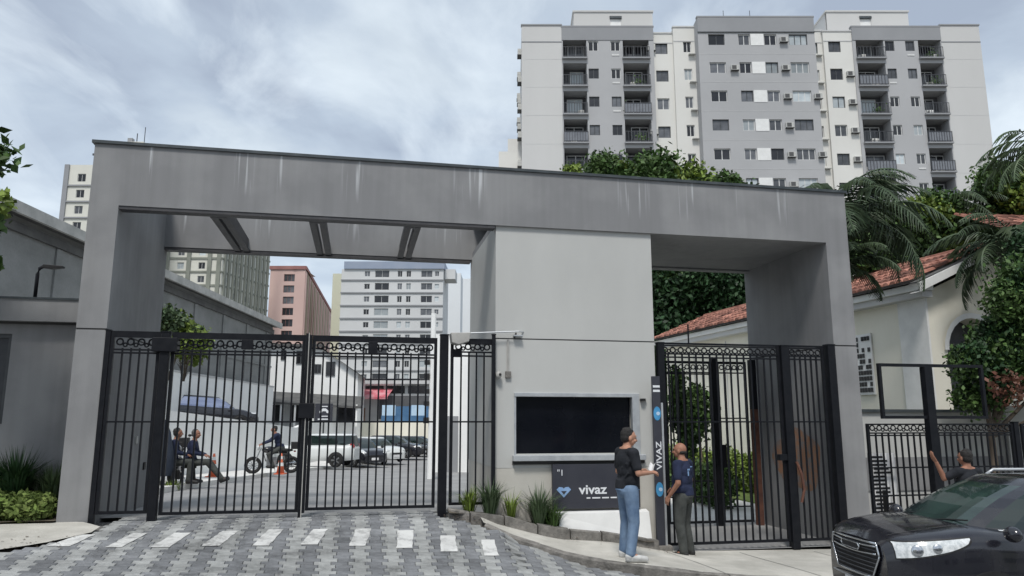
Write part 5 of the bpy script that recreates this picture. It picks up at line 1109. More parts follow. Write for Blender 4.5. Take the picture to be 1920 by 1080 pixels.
# street tree at the left margin, hanging into view
tree('street_tree', 'leafy branch tips of a street tree hanging in at the far left edge', (-8.02, 9.3, .2), 4.6, .14, [(.55, 0, 5.0, .95, .7, .55), (.9, .1, 4.1, .6, .55, .45), (.95, 0, 3.55, .45, .4, .3), (-.6, 0, 5.6, 1.2, 1.1, .8)], 8500, .085, 'leaf', second='leafyel')
# palms and shrubs on the right
GP = 'palms around the cream house'
palm('palm with dark drooping fronds right behind the portal\'s right end', (7.35, 16.4, -.4), 6.15, .12, 2.7, 42, GP)
palm('second dark palm, to the right of the first and over the tile roof', (13.5, 23.5, -.4), 8.1, .16, 3.0, 26, GP)
palm('tall pale palm against the sky at the far right edge', (14.0, 18.2, -.4), 8.6, .13, 2.2, 20, GP, m='leafgrey')
palm('slender palm whose thin frond arcs down beside the pillar', (7.0, 15.6, -.4), 5.2, .06, 1.5, 12, GP)
tree('tree', 'broad light green tree mass above the terracotta roof', (11.0, 22.5, -.4), 6.5, .2, [(0, 0, 7.6, 2.6, 1.5, 1.0), (2.2, 0, 8.1, 1.7, 1.4, 1.0), (-2.0, 0, 7.2, 1.5, 1.3, .9), (4.6, 0, 8.7, 1.7, 1.3, 1.5)], 30000, .09, 'leaf', second='leafyel')
tree('garden_tree', 'large leafy shrub tree with a red-leaved patch before the cream house', (9.2, 14.6, -.5), 2.2, .09, [(.0, 0, 3.2, .6, .6, .7), (.75, 0, 3.4, .9, .8, 1.2), (.75, 0, 4.75, .7, .7, .85), (1.3, 0, 4.6, .8, .7, 1.2), (-.1, 0, 2.55, .6, .6, .5), (1.6, 0, 2.4, .6, .6, .6), (2.2, .2, 3.6, .9, .7, 1.4), (2.0, .3, 5.2, .9, .7, 1.0)], 36000, .055, 'leaf', second='leafdark')
leaf_obj('red_leaves', [leaves((.0, -.65, 2.75), (.33, .2, .4), 230, .06)], 'redleaf', [o for o in bpy.data.objects if o.name.startswith('garden_tree')][0])
# passage garden
def along(u0, v0, u1, v1): a, b = P(u0, v0), P(u1, v1); return ((a[0], a[1]), (b[0], b[1]))
palm('dark palm at right whose trunk is hidden by the garden shrub tree', (11.75, 17.0, -.4), 5.9, .11, 2.1, 28, GP)
hedge('hedge', 'clipped green hedge along the cream house behind the inner gate', ((8.35, 16.4), (5.6, 27.5)), .9, -.35, .75, 14000, .07, 'leafyel')
hedge('hedge', 'darker hedge piece left of the inner gate leaves', ((5.0, 18.0), (4.3, 25)), .7, -.35, .6, 8000, .07, 'leaf')
tree('shrub', 'small leafy shrub seen through the right gate against the white wall', (4.95, 20.0, -.4), 1.4, .05, [(0, 0, 2.2, .5, .45, .75)], 2600, .08, 'leaf', 'shrub')
tree('shrub', 'dark shrub just behind the totem sign and right gate post', (3.9, 17.6, -.4), 1.4, .06, [(.0, 0, 2.6, .3, .4, .8), (.1, 0, 1.6, .3, .3, .4)], 2000, .07, 'leaf', 'shrub')
# left planting
hedge('hedge', 'low rough green hedge strip in front of the left wall', ((P(-2.6, .28)[0], P(-2.6, .28)[1]), (P(-.18, .22)[0], P(-.18, .22)[1])), .52, .30, .66, 20000, .045, 'grass', rz=0)
for i, (u, L, lab) in enumerate(((-.75, .95, 'large dark spiky grass clump by the left wall, at the photo edge'), (-.28, .7, 'smaller spiky grass clump between the large one and the portal pillar'), (-1.4, .9, 'spiky grass clump left of the large one, mostly outside the view'))):
    tuft('spiky_clump', lab, P(u, .55, .42), 420, L, .3, 'leafdark' if i == 0 else 'leafgrey', w=.022, group='spiky clumps by the left wall')
tuft('spiky_clump', 'thin dry sprig standing above the gate beside the left pillar', P(.7, 3.6, 2.4), 26, .75, .08, 'bark', cat='sprig', w=.02)
# booth tufts
for i, (u, v, z, n, L, m, lab) in enumerate(((5.62, -.14, .30, 150, .45, 'leafyel', 'yellowish grass tuft at the foot of the panel beside the booth'), (5.92, -.2, .27, 220, .6, 'leafgrey', 'green grass tuft against the left corner of the booth'),
        (6.25, -.15, .20, 60, .5, 'leafyel', 'thin sparse tuft under the booth wall, between two fuller ones'), (6.68, -.18, .06, 240, .72, 'leafgrey', 'tall grass tuft left of the dark booth sign'), (6.88, -.22, .02, 130, .5, 'leaf', 'lower dark tuft just touching the left edge of the booth sign'))):
    tuft('grass_tuft', lab, P(u, v, z), n, L, .22, m, cat='grass tuft', w=.016, group='grass tufts in the booth bed')
tuft('grass_tuft', 'wild grass patch at the feet of the seated people', (-8.9, 18.7, .0), 500, .35, 1.0, 'leaf', cat='grass patch', w=.025)
tuft('grass_tuft', 'grass beside the navy canvas cover', (-8.2, 18.5, .0), 260, .3, .6, 'leafyel', cat='grass patch', w=.025)
# weeds and leaf litter at the driveway edge
lit = MB()
for _ in range(160):
    u, v = random.choice([(random.gauss(5.5, .25), random.gauss(-.45, .14)), (random.uniform(-2, .6), random.gauss(-1.35, .25)), (random.uniform(6, 9), random.gauss(-.5, .15))]); x, y, _z = P(u, v); z = zuv(u, v) + (.02 if u < 5.8 else .13); s = random.uniform(.008, .022); a = random.uniform(0, 6.3)
    lit.add([(x + s * math.cos(a), y + s * math.sin(a), z), (x - s * math.sin(a), y + s * .6 * math.cos(a), z + .006), (x - s * math.cos(a), y - s * math.sin(a), z + .002), (x + s * math.sin(a), y - s * .6 * math.cos(a), z)], [(0, 1, 2, 3)])
o = obj('leaf_litter', lit, 'bark', kind='stuff'); o['label'] = 'scattered dry leaves and grit along the kerbs'; o['category'] = 'leaf litter'
# ------------------------------------------------------------------ people: one continuous skin, clothes as children
def remesh(name, mb, mats, parent, vox, smooth=6, mat_noise=0, label=None):
    me = mb.mesh(name, mats_of(mats)); o = bpy.data.objects.new(name, me); link(o)
    r = o.modifiers.new('r', 'REMESH'); r.mode = 'VOXEL'; r.voxel_size = vox; r.use_smooth_shade = True
    s = o.modifiers.new('s', 'SMOOTH'); s.iterations = smooth; s.factor = .5
    dg = bpy.context.evaluated_depsgraph_get(); m2 = bpy.data.meshes.new_from_object(o.evaluated_get(dg)); bpy.data.objects.remove(o); bpy.data.meshes.remove(me)
    m2.name = name; m2.materials.clear()
    for q in mats_of(mats): m2.materials.append(q)
    m2.polygons.foreach_set('use_smooth', [True] * len(m2.polygons))
    r_ = bpy.data.objects.new(name, m2); link(r_, parent)
    if label: r_['label'] = label
    return r_
def hand(mb, wr, d, up, side, curl=.5, s=1.0):
    """palm, four fingers and a thumb from wrist wr along direction d; up = back of hand normal; side = thumb side"""
    wr, d, up, side = Vector(wr), Vector(d).normalized(), Vector(up).normalized(), Vector(side).normalized()
    for k in range(4):
        off = side * (.028 - .019 * k) * s; b = wr + d * .085 * s + off; mb.cap(wr + off * .6 + d * .015, b, .016 * s, .012 * s, 8)
        L = [.078, .085, .08, .062][k] * s; p = b; a = curl * .5
        for j, f in enumerate((.45, .32, .23)):
            a += curl * (.7 if j else .5); q = p + (d * math.cos(a) - up * math.sin(a)) * L * f; mb.cap(p, q, (.0098 - .001 * j) * s, (.009 - .001 * j) * s, 7); p = q
    tb = wr + d * .03 * s + side * .03 * s; t1 = tb + (d * .6 + side * .6 - up * .3).normalized() * .035 * s; t2 = t1 + (d * .85 + side * .15 - up * .45).normalized() * .03 * s
    mb.cap(wr + side * .012, tb, .016 * s, .014 * s, 8); mb.cap(tb, t1, .013 * s, .011 * s, 8); mb.cap(t1, t2, .011 * s, .009 * s, 8)
def person(name, label, loc, rz, J, H=1.72, skin='skin', top='tee', legs='denim', shoes='shoe', hair='hair', sleeve='short', group=None, look=0.0, belly=1.0, held=None, hats=None, hairless=False, curl=.45, tilt=0.0):
    """J: overrides of joints in the figure's own frame: x right, y forward, z up (metres)"""
    t = thing(name, label, 'person', loc, rz, group)
    j = dict(pel=(0, 0, .93), bel=(0, .005, 1.06), che=(0, 0, 1.26), nek=(0, -.01, 1.44), hea=(0, .02, 1.60),
             shl=(-.185, -.01, 1.395), shr=(.185, -.01, 1.395), ell=(-.235, -.03, 1.11), elr=(.235, -.03, 1.11), wrl=(-.23, .06, .87), wrr=(.23, .06, .87),
             hil=(-.09, 0, .90), hir=(.09, 0, .90), knl=(-.10, .02, .49), knr=(.10, .02, .49), anl=(-.11, -.03, .09), anr=(.11, -.03, .09), tol=(-.13, .16, .03), tor=(.13, .16, .03),
             hdl=(0, .2, -1), hdr=(0, .2, -1))
    j.update(J); V = {k: Vector(v) for k, v in j.items()}
    R = Matrix.Rotation(look, 3, 'Z') @ Matrix.Rotation(tilt, 3, 'X'); h = V['hea']
    b = MB()   # the body: head, neck, trunk, arms, hands, legs, feet
    b.ball(h + R @ Vector((0, -.012, .022)), .076, .093, .098, 20, 14, rot=R); b.ball(h + R @ Vector((0, .018, -.045)), .058, .066, .066, 16, 10, rot=R)
    b.ball(h + R @ Vector((0, .052, -.078)), .026, .026, .022, 10, 8, rot=R)                       # chin
    b.cap(h + R @ Vector((0, .082, .012)), h + R @ Vector((0, .103, -.026)), .009, .015, 8)        # nose
    for s in (-1, 1):
        b.ball(h + R @ Vector((.075 * s, -.008, -.012)), .012, .022, .034, 8, 8, rot=R); b.ball(h + R @ Vector((.034 * s, .068, -.028)), .024, .022, .022, 8, 8, rot=R)
    b.cap(h + R @ Vector((-.035, .076, .034)), h + R @ Vector((.035, .076, .034)), .011, .011, 8)  # brow
    b.cap(h + R @ Vector((-.018, .084, -.055)), h + R @ Vector((.018, .084, -.055)), .008, .008, 6) # lips
    b.cap(V['nek'] - Vector((0, 0, .04)), h - Vector((0, .02, .06)), .062, .052, 12); b.ball(V['che'], .14, .085, .15, 14, 10); b.ball(V['bel'], .125, .085, .14, 14, 10); b.ball(V['pel'], .125, .09, .12, 14, 10); b.cap(V['nek'], V['che'] + Vector((0, 0, .06)), .055, .07, 12)
    for s, sh, el, wr, hi, kn, an, to, hd in (('l', 'shl', 'ell', 'wrl', 'hil', 'knl', 'anl', 'tol', 'hdl'), ('r', 'shr', 'elr', 'wrr', 'hir', 'knr', 'anr', 'tor', 'hdr')):
        sg = -1 if s == 'l' else 1
        b.cap(V['nek'], V[sh], .055, .052); b.cap(V[sh], V[el], .050, .040); b.cap(V[el], V[wr], .041, .026)
        f = (V[wr] - V[el]).normalized(); d = (f * .6 + Vector(j[hd]) * .4).normalized(); up = Vector((sg, .2, 0)) if abs(d.z) > .7 else Vector((sg * .4, 0, 1)); up = (up - d * up.dot(d)).normalized(); sd = d.cross(up) * (1 if sg < 0 else -1)
        if sd.y + sd.z * .5 < 0: sd = -sd
        hand(b, V[wr] + f * .01, d, up, sd, curl)
        b.cap(V['pel'], V[hi], .085, .08); b.cap(V[hi], V[kn], .082, .056); b.cap(V[kn], V[an], .054, .038); b.cap(V[an], V[to], .038, .03)
    remesh('body', b, skin, t, .0075, 3)
    # eyes
    for s in (-1, 1): obj('eye', MB().ball(h + R @ Vector((.031 * s, .0835, .010)), .0105, .006, .007, 8, 6, rot=R), 'plasticblk', t, smooth=True)
    # hair
    if not hairless:
        hm = MB(); hm.ball(h + R @ Vector((0, -.034, .046)), .081, .086, .080, 20, 14, rot=R); hm.ball(h + R @ Vector((0, -.045, .0)), .078, .068, .078, 16, 12, rot=R)
        for _ in range(26):
            a, e = random.uniform(0, 2 * PI), random.uniform(.35, 1.5); hm.ball(h + R @ Vector((.071 * math.cos(a) * math.cos(e), -.034 + .077 * math.sin(a) * math.cos(e), .05 + .078 * math.sin(e))), .018, n=6, k=5)
        remesh('hair', hm, hair, t, .008, 2)
    else:
        hm = MB(); hm.ball(h + R @ Vector((0, -.034, -.022)), .0785, .074, .040, 16, 12, rot=R); remesh('hair', hm, hair, t, .008, 2)
    # shirt: trunk volume with folds, sleeves
    c = MB(); bl = belly
    c.ball(V['che'] + Vector((0, -.01, .02)), .178, .118, .17, 20, 14); c.ball((V['che'] + V['bel']) / 2 + Vector((0, .005, 0)), .165 * bl, .118 * bl, .15, 20, 14); c.ball(V['bel'] + Vector((0, .01, -.03)), .163 * bl, .122 * bl, .13, 20, 14)
    c.tube([V['bel'] + Vector((0, 0, -.02)), V['pel'] + Vector((0, 0, -.015))], [.158, .165], 20, sy=.74) if abs((V['bel'] - V['pel']).normalized().z) > .5 else c.cap(V['bel'], V['pel'], .14, .14)
    c.cap(V['nek'] - Vector((0, 0, .065)), V['che'] + Vector((0, 0, .1)), .068, .10)
    for s in ('l', 'r'):
        sh, el, wr = V['sh' + s], V['el' + s], V['wr' + s]; c.cap(V['nek'] - Vector((0, 0, .03)), sh, .062, .066)
        if sleeve == 'short': e = sh.lerp(el, .72); c.cap(sh, e, .068, .060)
        else: c.cap(sh, el, .066, .054); c.cap(el, el.lerp(wr, .93), .054, .040)
    for _ in range(14):
        z = random.uniform(-.1, .32); a = random.uniform(0, 2 * PI); p = V['bel'].lerp(V['che'], z / .3 if z > 0 else 0) + Vector((.15 * bl * math.cos(a), .105 * bl * math.sin(a), min(z, 0)))
        c.cap(p, p + Vector((random.uniform(-.05, .05), random.uniform(-.03, .03), random.uniform(.04, .1))), .016, .010, 6)
    remesh('shirt', c, top, t, .010, 4)
    c = MB(); c.tube([V['pel'] + Vector((0, 0, .07)), V['pel'] + Vector((0, 0, -.03))], [.150, .160], 20, sy=.76); c.ball(V['pel'] + Vector((0, -.015, -.04)), .155, .122, .10, 18, 12)
    for s in ('l', 'r'):
        hi, kn, an = V['hi' + s], V['kn' + s], V['an' + s]; c.cap(hi, kn, .098, .073, 16); c.cap(kn, an + (kn - an).normalized() * .02, .072, .062, 16)
        for k in range(7): p = kn.lerp(an, random.uniform(.55, 1.0)) ; a = random.uniform(0, 6.28); c.ball(p + Vector((.035 * math.cos(a), .035 * math.sin(a), 0)), .032, .032, .014, 8, 6)
        for k in range(4): p = hi.lerp(kn, random.uniform(.1, .9)); a = random.uniform(0, 6.28); c.ball(p + Vector((.05 * math.cos(a), .05 * math.sin(a), 0)), .036, .036, .016, 8, 6)
    remesh('trousers', c, legs, t, .010, 3)
    for s in ('l', 'r'):
        an, to = V['an' + s], V['to' + s]; c = MB(); fl = min(an.z, to.z + .06); c.cap(an + Vector((0, -.02, -.02)), an + Vector((0, -.025, -.05)), .050, .042); c.cap(an.lerp(to, .2) + Vector((0, 0, -.02)), to + Vector((0, 0, .012)), .047, .036); c.cap(an + Vector((0, -.03, -.055)), to + Vector((0, .01, 0)), .036, .034)
        o = remesh('shoe', c, shoes, t, .008, 2)
    t.scale = (H / 1.72 * 1.07, H / 1.72 * 1.07, H / 1.72)
    return t
def people():
    # man in black T-shirt and jeans, seen from behind his left side, looking at his phone/paper to the right
    p = person('person', 'person in black T-shirt and faded jeans holding paper before the booth sign', (1.56, 10.4, -.160), math.radians(-72),
           dict(hea=(.01, .035, 1.585), shl=(-.195, 0, 1.395), shr=(.195, 0, 1.395), ell=(-.25, .0, 1.13), elr=(.25, .03, 1.13), wrl=(-.17, .24, 1.14), wrr=(.13, .27, 1.13), hdl=(.3, .8, .1), hdr=(-.5, .8, .1),
                knl=(-.125, .03, .49), anl=(-.15, -.0, .09), tol=(-.19, .18, .03), knr=(.11, .02, .49), anr=(.13, -.05, .09), tor=(.17, .13, .03)), 1.73, 'skin', 'tee', 'denim', 'shoe', 'hair', look=math.radians(-6), belly=1.08, curl=.6, tilt=-.15)
    pp = thing('paper_sheet', 'small crumpled white paper held in the raised hands of the standing man', 'paper', (1.56, 10.4, -.160), math.radians(-72)); m = MB(); m.grid([[(-.05 + .13 * a, .33 + .06 * b, 1.15 + .10 * b + .02 * math.sin(5 * a + 2 * b)) for a in np.linspace(0, 1, 6)] for b in np.linspace(0, 1, 5)]); o = obj('sheet', m, 'paper', pp); o.modifiers.new('s', 'SOLIDIFY').thickness = .002
    # guard in navy shirt
    person('person', 'person in navy shirt standing at the right gate, back to the street', (2.64, 11.9, -.385), math.radians(52),
           dict(hea=(.02, .04, 1.59), ell=(-.25, -.05, 1.12), wrl=(-.235, .10, .92), elr=(.26, .0, 1.13), wrr=(.21, .20, 1.02), hdr=(0, .8, -.2), knr=(.10, .03, .49), tor=(.15, .17, .03)), 1.72, 'skin2', 'navy', 'greypants', 'shoedk', 'hair', look=math.radians(8), belly=1.18, hairless=True)
    g = [o for o in bpy.data.objects if o.get('label', '').startswith('person in navy shirt')][0]
    obj('back_print', MB().box(-.09, -.03, -.133, -.1245, 1.30, 1.325).box(-.085, -.06, -.133, -.1245, 1.22, 1.29).box(.0, .05, -.133, -.1245, 1.345, 1.36), 'lightblue', g)
    # person behind the parked car with raised forearm
    person('person', 'person with dark hair and dark shirt behind the parked car, left forearm raised', (6.85, 11.55, -.47), math.radians(20),
           dict(ell=(-.33, .10, 1.30), shl=(-.19, 0, 1.40), wrl=(-.43, .12, 1.54), hdl=(-.4, .3, .5), wrr=(.22, .05, .88)), 1.70, 'skin2', 'tee', 'greypants', 'shoedk', 'hair', curl=.3)
    # two people sitting beside the motorcycle inside the gate
    sit = dict(pel=(0, 0, .50), bel=(0, .03, .66), che=(0, .06, .88), nek=(0, .08, 1.06), hea=(0, .12, 1.22), shl=(-.18, .07, 1.01), shr=(.18, .07, 1.01), ell=(-.24, .12, .76), elr=(.24, .12, .76), wrl=(-.12, .34, .70), wrr=(.12, .34, .70),
               hil=(-.09, .02, .50), hir=(.09, .02, .50), knl=(-.14, .44, .53), knr=(.14, .44, .53), anl=(-.14, .50, .09), anr=(.16, .42, .09), tol=(-.15, .68, .03), tor=(.19, .60, .03), hdl=(.3, .8, -.3), hdr=(-.3, .8, -.3))
    z0 = zin(0, 19) + .13
    person('person', 'person in navy top sitting left of the other seated figure inside the left gate', (-8.52, 19.1, z0), math.radians(-70), sit, 1.74, 'skin2', 'navy', 'greypants', 'shoedk', 'hair', sleeve='long', look=.2)
    person('person', 'person in dark clothes sitting nearer the orange cone, legs stretched out, inside the left gate', (-8.16, 19.35, z0), math.radians(-80), dict(sit, anl=(-.14, .74, .09), anr=(.10, .80, .09), tol=(-.15, .88, .10), tor=(.12, .93, .10), knl=(-.14, .43, .52), knr=(.12, .44, .52)), 1.70, 'skin2', 'navy', 'greypants', 'shoedk', 'hairgrey', sleeve='long', look=-.2)
    ride = dict(sit, pel=(0, 0, .93), bel=(0, .05, 1.08), che=(0, .12, 1.30), nek=(0, .18, 1.47), hea=(0, .24, 1.62), shl=(-.18, .15, 1.42), shr=(.18, .15, 1.42), ell=(-.27, .34, 1.22), elr=(.27, .34, 1.22), wrl=(-.28, .60, 1.10), wrr=(.28, .60, 1.10),
                hil=(-.10, .02, .93), hir=(.10, .02, .93), knl=(-.22, .38, .72), knr=(.22, .38, .72), anl=(-.24, .22, .30), anr=(.24, .22, .30), tol=(-.24, .40, .26), tor=(.24, .40, .26))
    person('person', 'person in dark jacket sitting astride the parked motorcycle before the white wall', (-8.75 + .22, 28.0 + .10, zin(0, 28) + .10), math.radians(110), ride, 1.70, 'skin2', 'navy', 'greypants', 'shoedk', 'hair', sleeve='long')
    for i, (x, y) in enumerate(((-8.52, 19.1), (-8.16, 19.35))):
        t = thing('stool', ['dark stool under the left seated person', 'dark stool under the right seated person'][i], 'stool', (x, y, z0), -1.2, 'stools inside the left gate'); obj('seat', B(-.18, .18, -.18, .18, .37, .41), 'plasticblk', t)
        for a, b in ((-1, -1), (-1, 1), (1, -1), (1, 1)): obj('leg', MB().tube([(a * .17, b * .17, 0), (a * .13, b * .13, .37)], .018, 6), 'plasticblk', t)
people()

# ------------------------------------------------------------------ vehicles
def cinterp(x, X, Y): return float(np.interp(x, X, Y))
def smooth_profile(X, Y):
    """Catmull-like smooth interpolation through control points (X increasing)"""
    X = np.array(X, float); Y = np.array(Y, float); D = np.gradient(Y, X)
    def f(x):
        x = min(max(x, X[0]), X[-1]); i = min(int(np.searchsorted(X, x, 'right')) - 1, len(X) - 2); h = X[i + 1] - X[i]; t = (x - X[i]) / h
        return (2 * t ** 3 - 3 * t ** 2 + 1) * Y[i] + (t ** 3 - 2 * t ** 2 + t) * h * D[i] + (-2 * t ** 3 + 3 * t ** 2) * Y[i + 1] + (t ** 3 - t ** 2) * h * D[i + 1]
    return f
SEC = ([.86, .95, .995, 1.0, .985, .955, .90, .80, .60, .30, 0], [0, .09, .30, .52, .72, .86, .95, .99, 1.012, 1.025, 1.03])
def car(name, label, loc, rz, L=4.3, Wd=1.78, zt=None, wd=None, gh=None, paint='carblack', glass='carglass', detail=False, group=None, zb=.20, wr=.32, axles=(1.32, -1.28), rails=False, pitch=0.0, cat='car'):
    t = thing(name, label, cat, loc, rz, group); t.rotation_euler = (0, pitch, rz); h = L / 2; w0 = Wd / 2
    zt = zt or ([-h, -h + .08, -h + .4, -1.2, 0, .9, 1.25, 1.6, 1.9, h - .06, h], [.72, .88, .98, 1.0, .98, .98, .97, .92, .84, .74, .62])
    wd = wd or ([-h, -h + .12, -h + .5, -.8, .9, 1.5, h - .3, h - .08, h], [.72, .86, .95, 1.0, 1.0, .985, .93, .80, .66])
    gh = gh or dict(xf=1.15, xr=-1.95, rf=.35, rr=-1.65, z1=1.46, wb=.88, wt=.66)
    fz, fw = smooth_profile(*zt), smooth_profile(*wd); NS, NC = (64, 15) if detail else (28, 9)
    s_ = np.linspace(0, 1, NC); sw = lambda s: cinterp(s, np.linspace(0, 1, 11), SEC[0]); sh = lambda s: cinterp(s, np.linspace(0, 1, 11), SEC[1])
    def pt(x, s, side, off=0.0):
        b = zb + .05 * max(0, (abs(x) - h + .5) / .5); z = b + (fz(x) - b) * sh(s); y = w0 * fw(x) * sw(s) * side; p = Vector((x, y, z))
        if off:
            e = .02; px = Vector((x + e, w0 * fw(x + e) * sw(s) * side, b + (fz(x + e) - b) * sh(s))) - Vector((x - e, w0 * fw(x - e) * sw(s) * side, b + (fz(x - e) - b) * sh(s)))
            s2, s1 = min(1, s + .02), max(0, s - .02); ps = Vector((0, w0 * fw(x) * (sw(s2) - sw(s1)) * side, (fz(x) - b) * (sh(s2) - sh(s1)))); n = ps.cross(px) * side; n.normalize(); p = p + n * off
        return p
    xs = np.concatenate([np.linspace(-h, h - .5, NS), np.linspace(h - .47, h, 12 if detail else 5)]); m = MB(); rows = []
    for x in xs: rows.append([tuple(pt(x, s, 1)) for s in s_] + [tuple(pt(x, s, -1)) for s in s_[::-1][1:]])
    m.grid(rows, flip=True); k = len(rows[0]); m.add(rows[0], [tuple(range(k))]); m.add(rows[-1], [tuple(range(k - 1, -1, -1))]); m.add([r[0] for r in rows] + [r[-1] for r in rows], [(i, i + 1, i + 1 + len(rows), i + len(rows)) for i in range(len(rows) - 1)])
    body = obj('body', m, paint, t, smooth=True)
    try:
        body.data.set_sharp_from_angle(angle=math.radians(48))
    except Exception: pass
    # greenhouse
    na = 48 if detail else 28; xc0, xc1 = (gh['xf'] + gh['xr']) / 2, (gh['rf'] + gh['rr']) / 2; a0, a1 = (gh['xf'] - gh['xr']) / 2, (gh['rf'] - gh['rr']) / 2
    def ring(tt, ang, off=0.0):
        e = 4.2; c, s = math.cos(ang), math.sin(ang); r = (abs(c) ** e + abs(s) ** e) ** (-1 / e); X0 = xc0 + (a0 + off) * r * c; Y0 = (w0 * gh['wb'] + off) * r * s; X1 = xc1 + (a1 + off) * r * c; Y1 = (w0 * gh['wt'] + off) * r * s
        z0 = fz(min(max(X0, -h), h)) - .05; k_ = tt + .10 * math.sin(PI * tt); return (X0 + (X1 - X0) * tt, Y0 + (Y1 - Y0) * (tt ** 1.25), z0 + (gh['z1'] - .02 - z0) * min(1, k_))
    shell = MB(); T = [0, .08, .2, .4, .6, .8, .93]; A = [2 * PI * i / na for i in range(na)]
    wins = {'windscreen': MB(), 'side_window': MB(), 'side_window2': MB(), 'side_window3': MB(), 'side_window4': MB(), 'rear_window': MB()}
    for i in range(na):
        a, b = A[i], A[(i + 1) % na] if i < na - 1 else 2 * PI; mid = (a + b) / 2; md = math.degrees(mid) % 360
        if md < 38 or md > 322: tgt = 'windscreen'
        elif 142 < md < 218: tgt = 'rear_window'
        elif 44 < md < 86: tgt = 'side_window'
        elif 96 < md < 136: tgt = 'side_window3'
        elif 274 < md < 316: tgt = 'side_window2'
        elif 224 < md < 264: tgt = 'side_window4'
        else: tgt = None
        for q in range(len(T) - 1):
            quad = [ring(T[q], a), ring(T[q], b), ring(T[q + 1], b), ring(T[q + 1], a)]
            (shell if (tgt is None or q == 0) else wins[tgt]).add(quad, [(0, 1, 2, 3)])
    # roof cap
    R = [[Vector(ring(.93, a)) for a in A]]; cz = Vector((xc1, 0, gh['z1'] + .045))
    for f, zz in ((.9, .022), (.6, .04), (.3, .045)): R.append([Vector((xc1 + (p.x - xc1) * f, p.y * f, gh['z1'] - .0 + zz)) for p in R[0]])
    vs = [p for r in R for p in r] + [cz]; fs = []
    for q in range(3):
        for i in range(na): fs.append((q * na + i, q * na + (i + 1) % na, (q + 1) * na + (i + 1) % na, (q + 1) * na + i))
    for i in range(na): fs.append((3 * na + i, 3 * na + (i + 1) % na, 4 * na))
    shell.add(vs, fs); roof = obj('roof', shell, paint, t, smooth=True)
    for kx, mb in wins.items(): obj(kx.rstrip('1234'), mb, 'carglassg' if (kx == 'windscreen' and detail) else glass, t, smooth=True)
    # wheels
    for ax in axles:
        for sd in (1, -1):
            y = w0 * fw(ax) * sd
            arch = MB(); pts = [(ax + (wr + .05) * math.cos(a), wr + (wr + .05) * math.sin(a)) for a in np.linspace(-.35, PI + .35, 20)]; arch.prism(pts, y - .012 if sd > 0 else y - .004, y + .004 if sd > 0 else y + .012); obj('wheel_arch', arch, 'plasticblk', t)
            wh = MB().torus((0, 0, 0), wr - .075, .075, 'y', 28, 10); w = obj('wheel', wh, 'tyre', t, loc=(ax, y - .03 * sd, wr), smooth=True)
            rm = MB().prism([((wr - .11) * math.cos(a), (wr - .11) * math.sin(a)) for a in np.linspace(0, 2 * PI, 20, endpoint=False)], -.02, .02)
            for q in range(5): a = 2 * PI * q / 5; rm.add([(.03 * math.cos(a + 1.2), (.045) * sd, .03 * math.sin(a + 1.2)), (.03 * math.cos(a - 1.2), .045 * sd, .03 * math.sin(a - 1.2)), ((wr - .11) * math.cos(a - .18), .04 * sd, (wr - .11) * math.sin(a - .18)), ((wr - .11) * math.cos(a + .18), .04 * sd, (wr - .11) * math.sin(a + .18))], [(0, 1, 2, 3), (3, 2, 1, 0)], 1)
            obj('rim', rm, ['plasticblk', 'rim'], w)
    # lamps
    def patch(xa, xb, sa, sb, side, off=.008, n=14, k=8, shape=None):
        g = []
        for i in range(n):
            u = i / (n - 1); row = []
            for q in range(k):
                v = q / (k - 1); x, s = (xa + (xb - xa) * u, sa + (sb - sa) * v) if shape is None else shape(u, v); row.append(tuple(pt(x, s, side, off)))
            g.append(row)
        return MB().grid(g, flip=(side > 0))
    for sd in (1, -1):
        if not detail:
            obj('headlight', patch(h - .42, h - .06, .55, .75, sd), 'lamp', t, smooth=True); obj('tail_light', patch(-h + .03, -h + .2, .55, .8, sd), 'redlamp', t, smooth=True)
        obj('mirror', MB().ball((gh['xf'] - .38, (w0 + .09) * sd, 1.02 if not detail else 1.06), .07, .10, .075, 12, 8), paint if detail else 'plasticblk', t, smooth=True)
    obj('number_plate', B(h - .01, h + (.045 if detail else .012), -.2, .2, .36, .49), 'paper', t)
    if not detail: obj('grille', B(h - .02, h + .008, -.38, .38, .50, .60), 'plasticblk', t)
    if rails:
        for sd in (1, -1): obj('roof_rail', MB().tube([(gh['rf'] - .35, w0 * gh['wt'] * .93 * sd, gh['z1'] + .0), (gh['rf'] - .45, w0 * gh['wt'] * .93 * sd, gh['z1'] + .06), (gh['rr'] + .2, w0 * gh['wt'] * .93 * sd, gh['z1'] + .06), (gh['rr'] + .1, w0 * gh['wt'] * .93 * sd, gh['z1'])], .018, 8), 'alu', t, smooth=True)
    t['_pt'] = 0; del t['_pt']
    return t, pt, patch, fz, fw
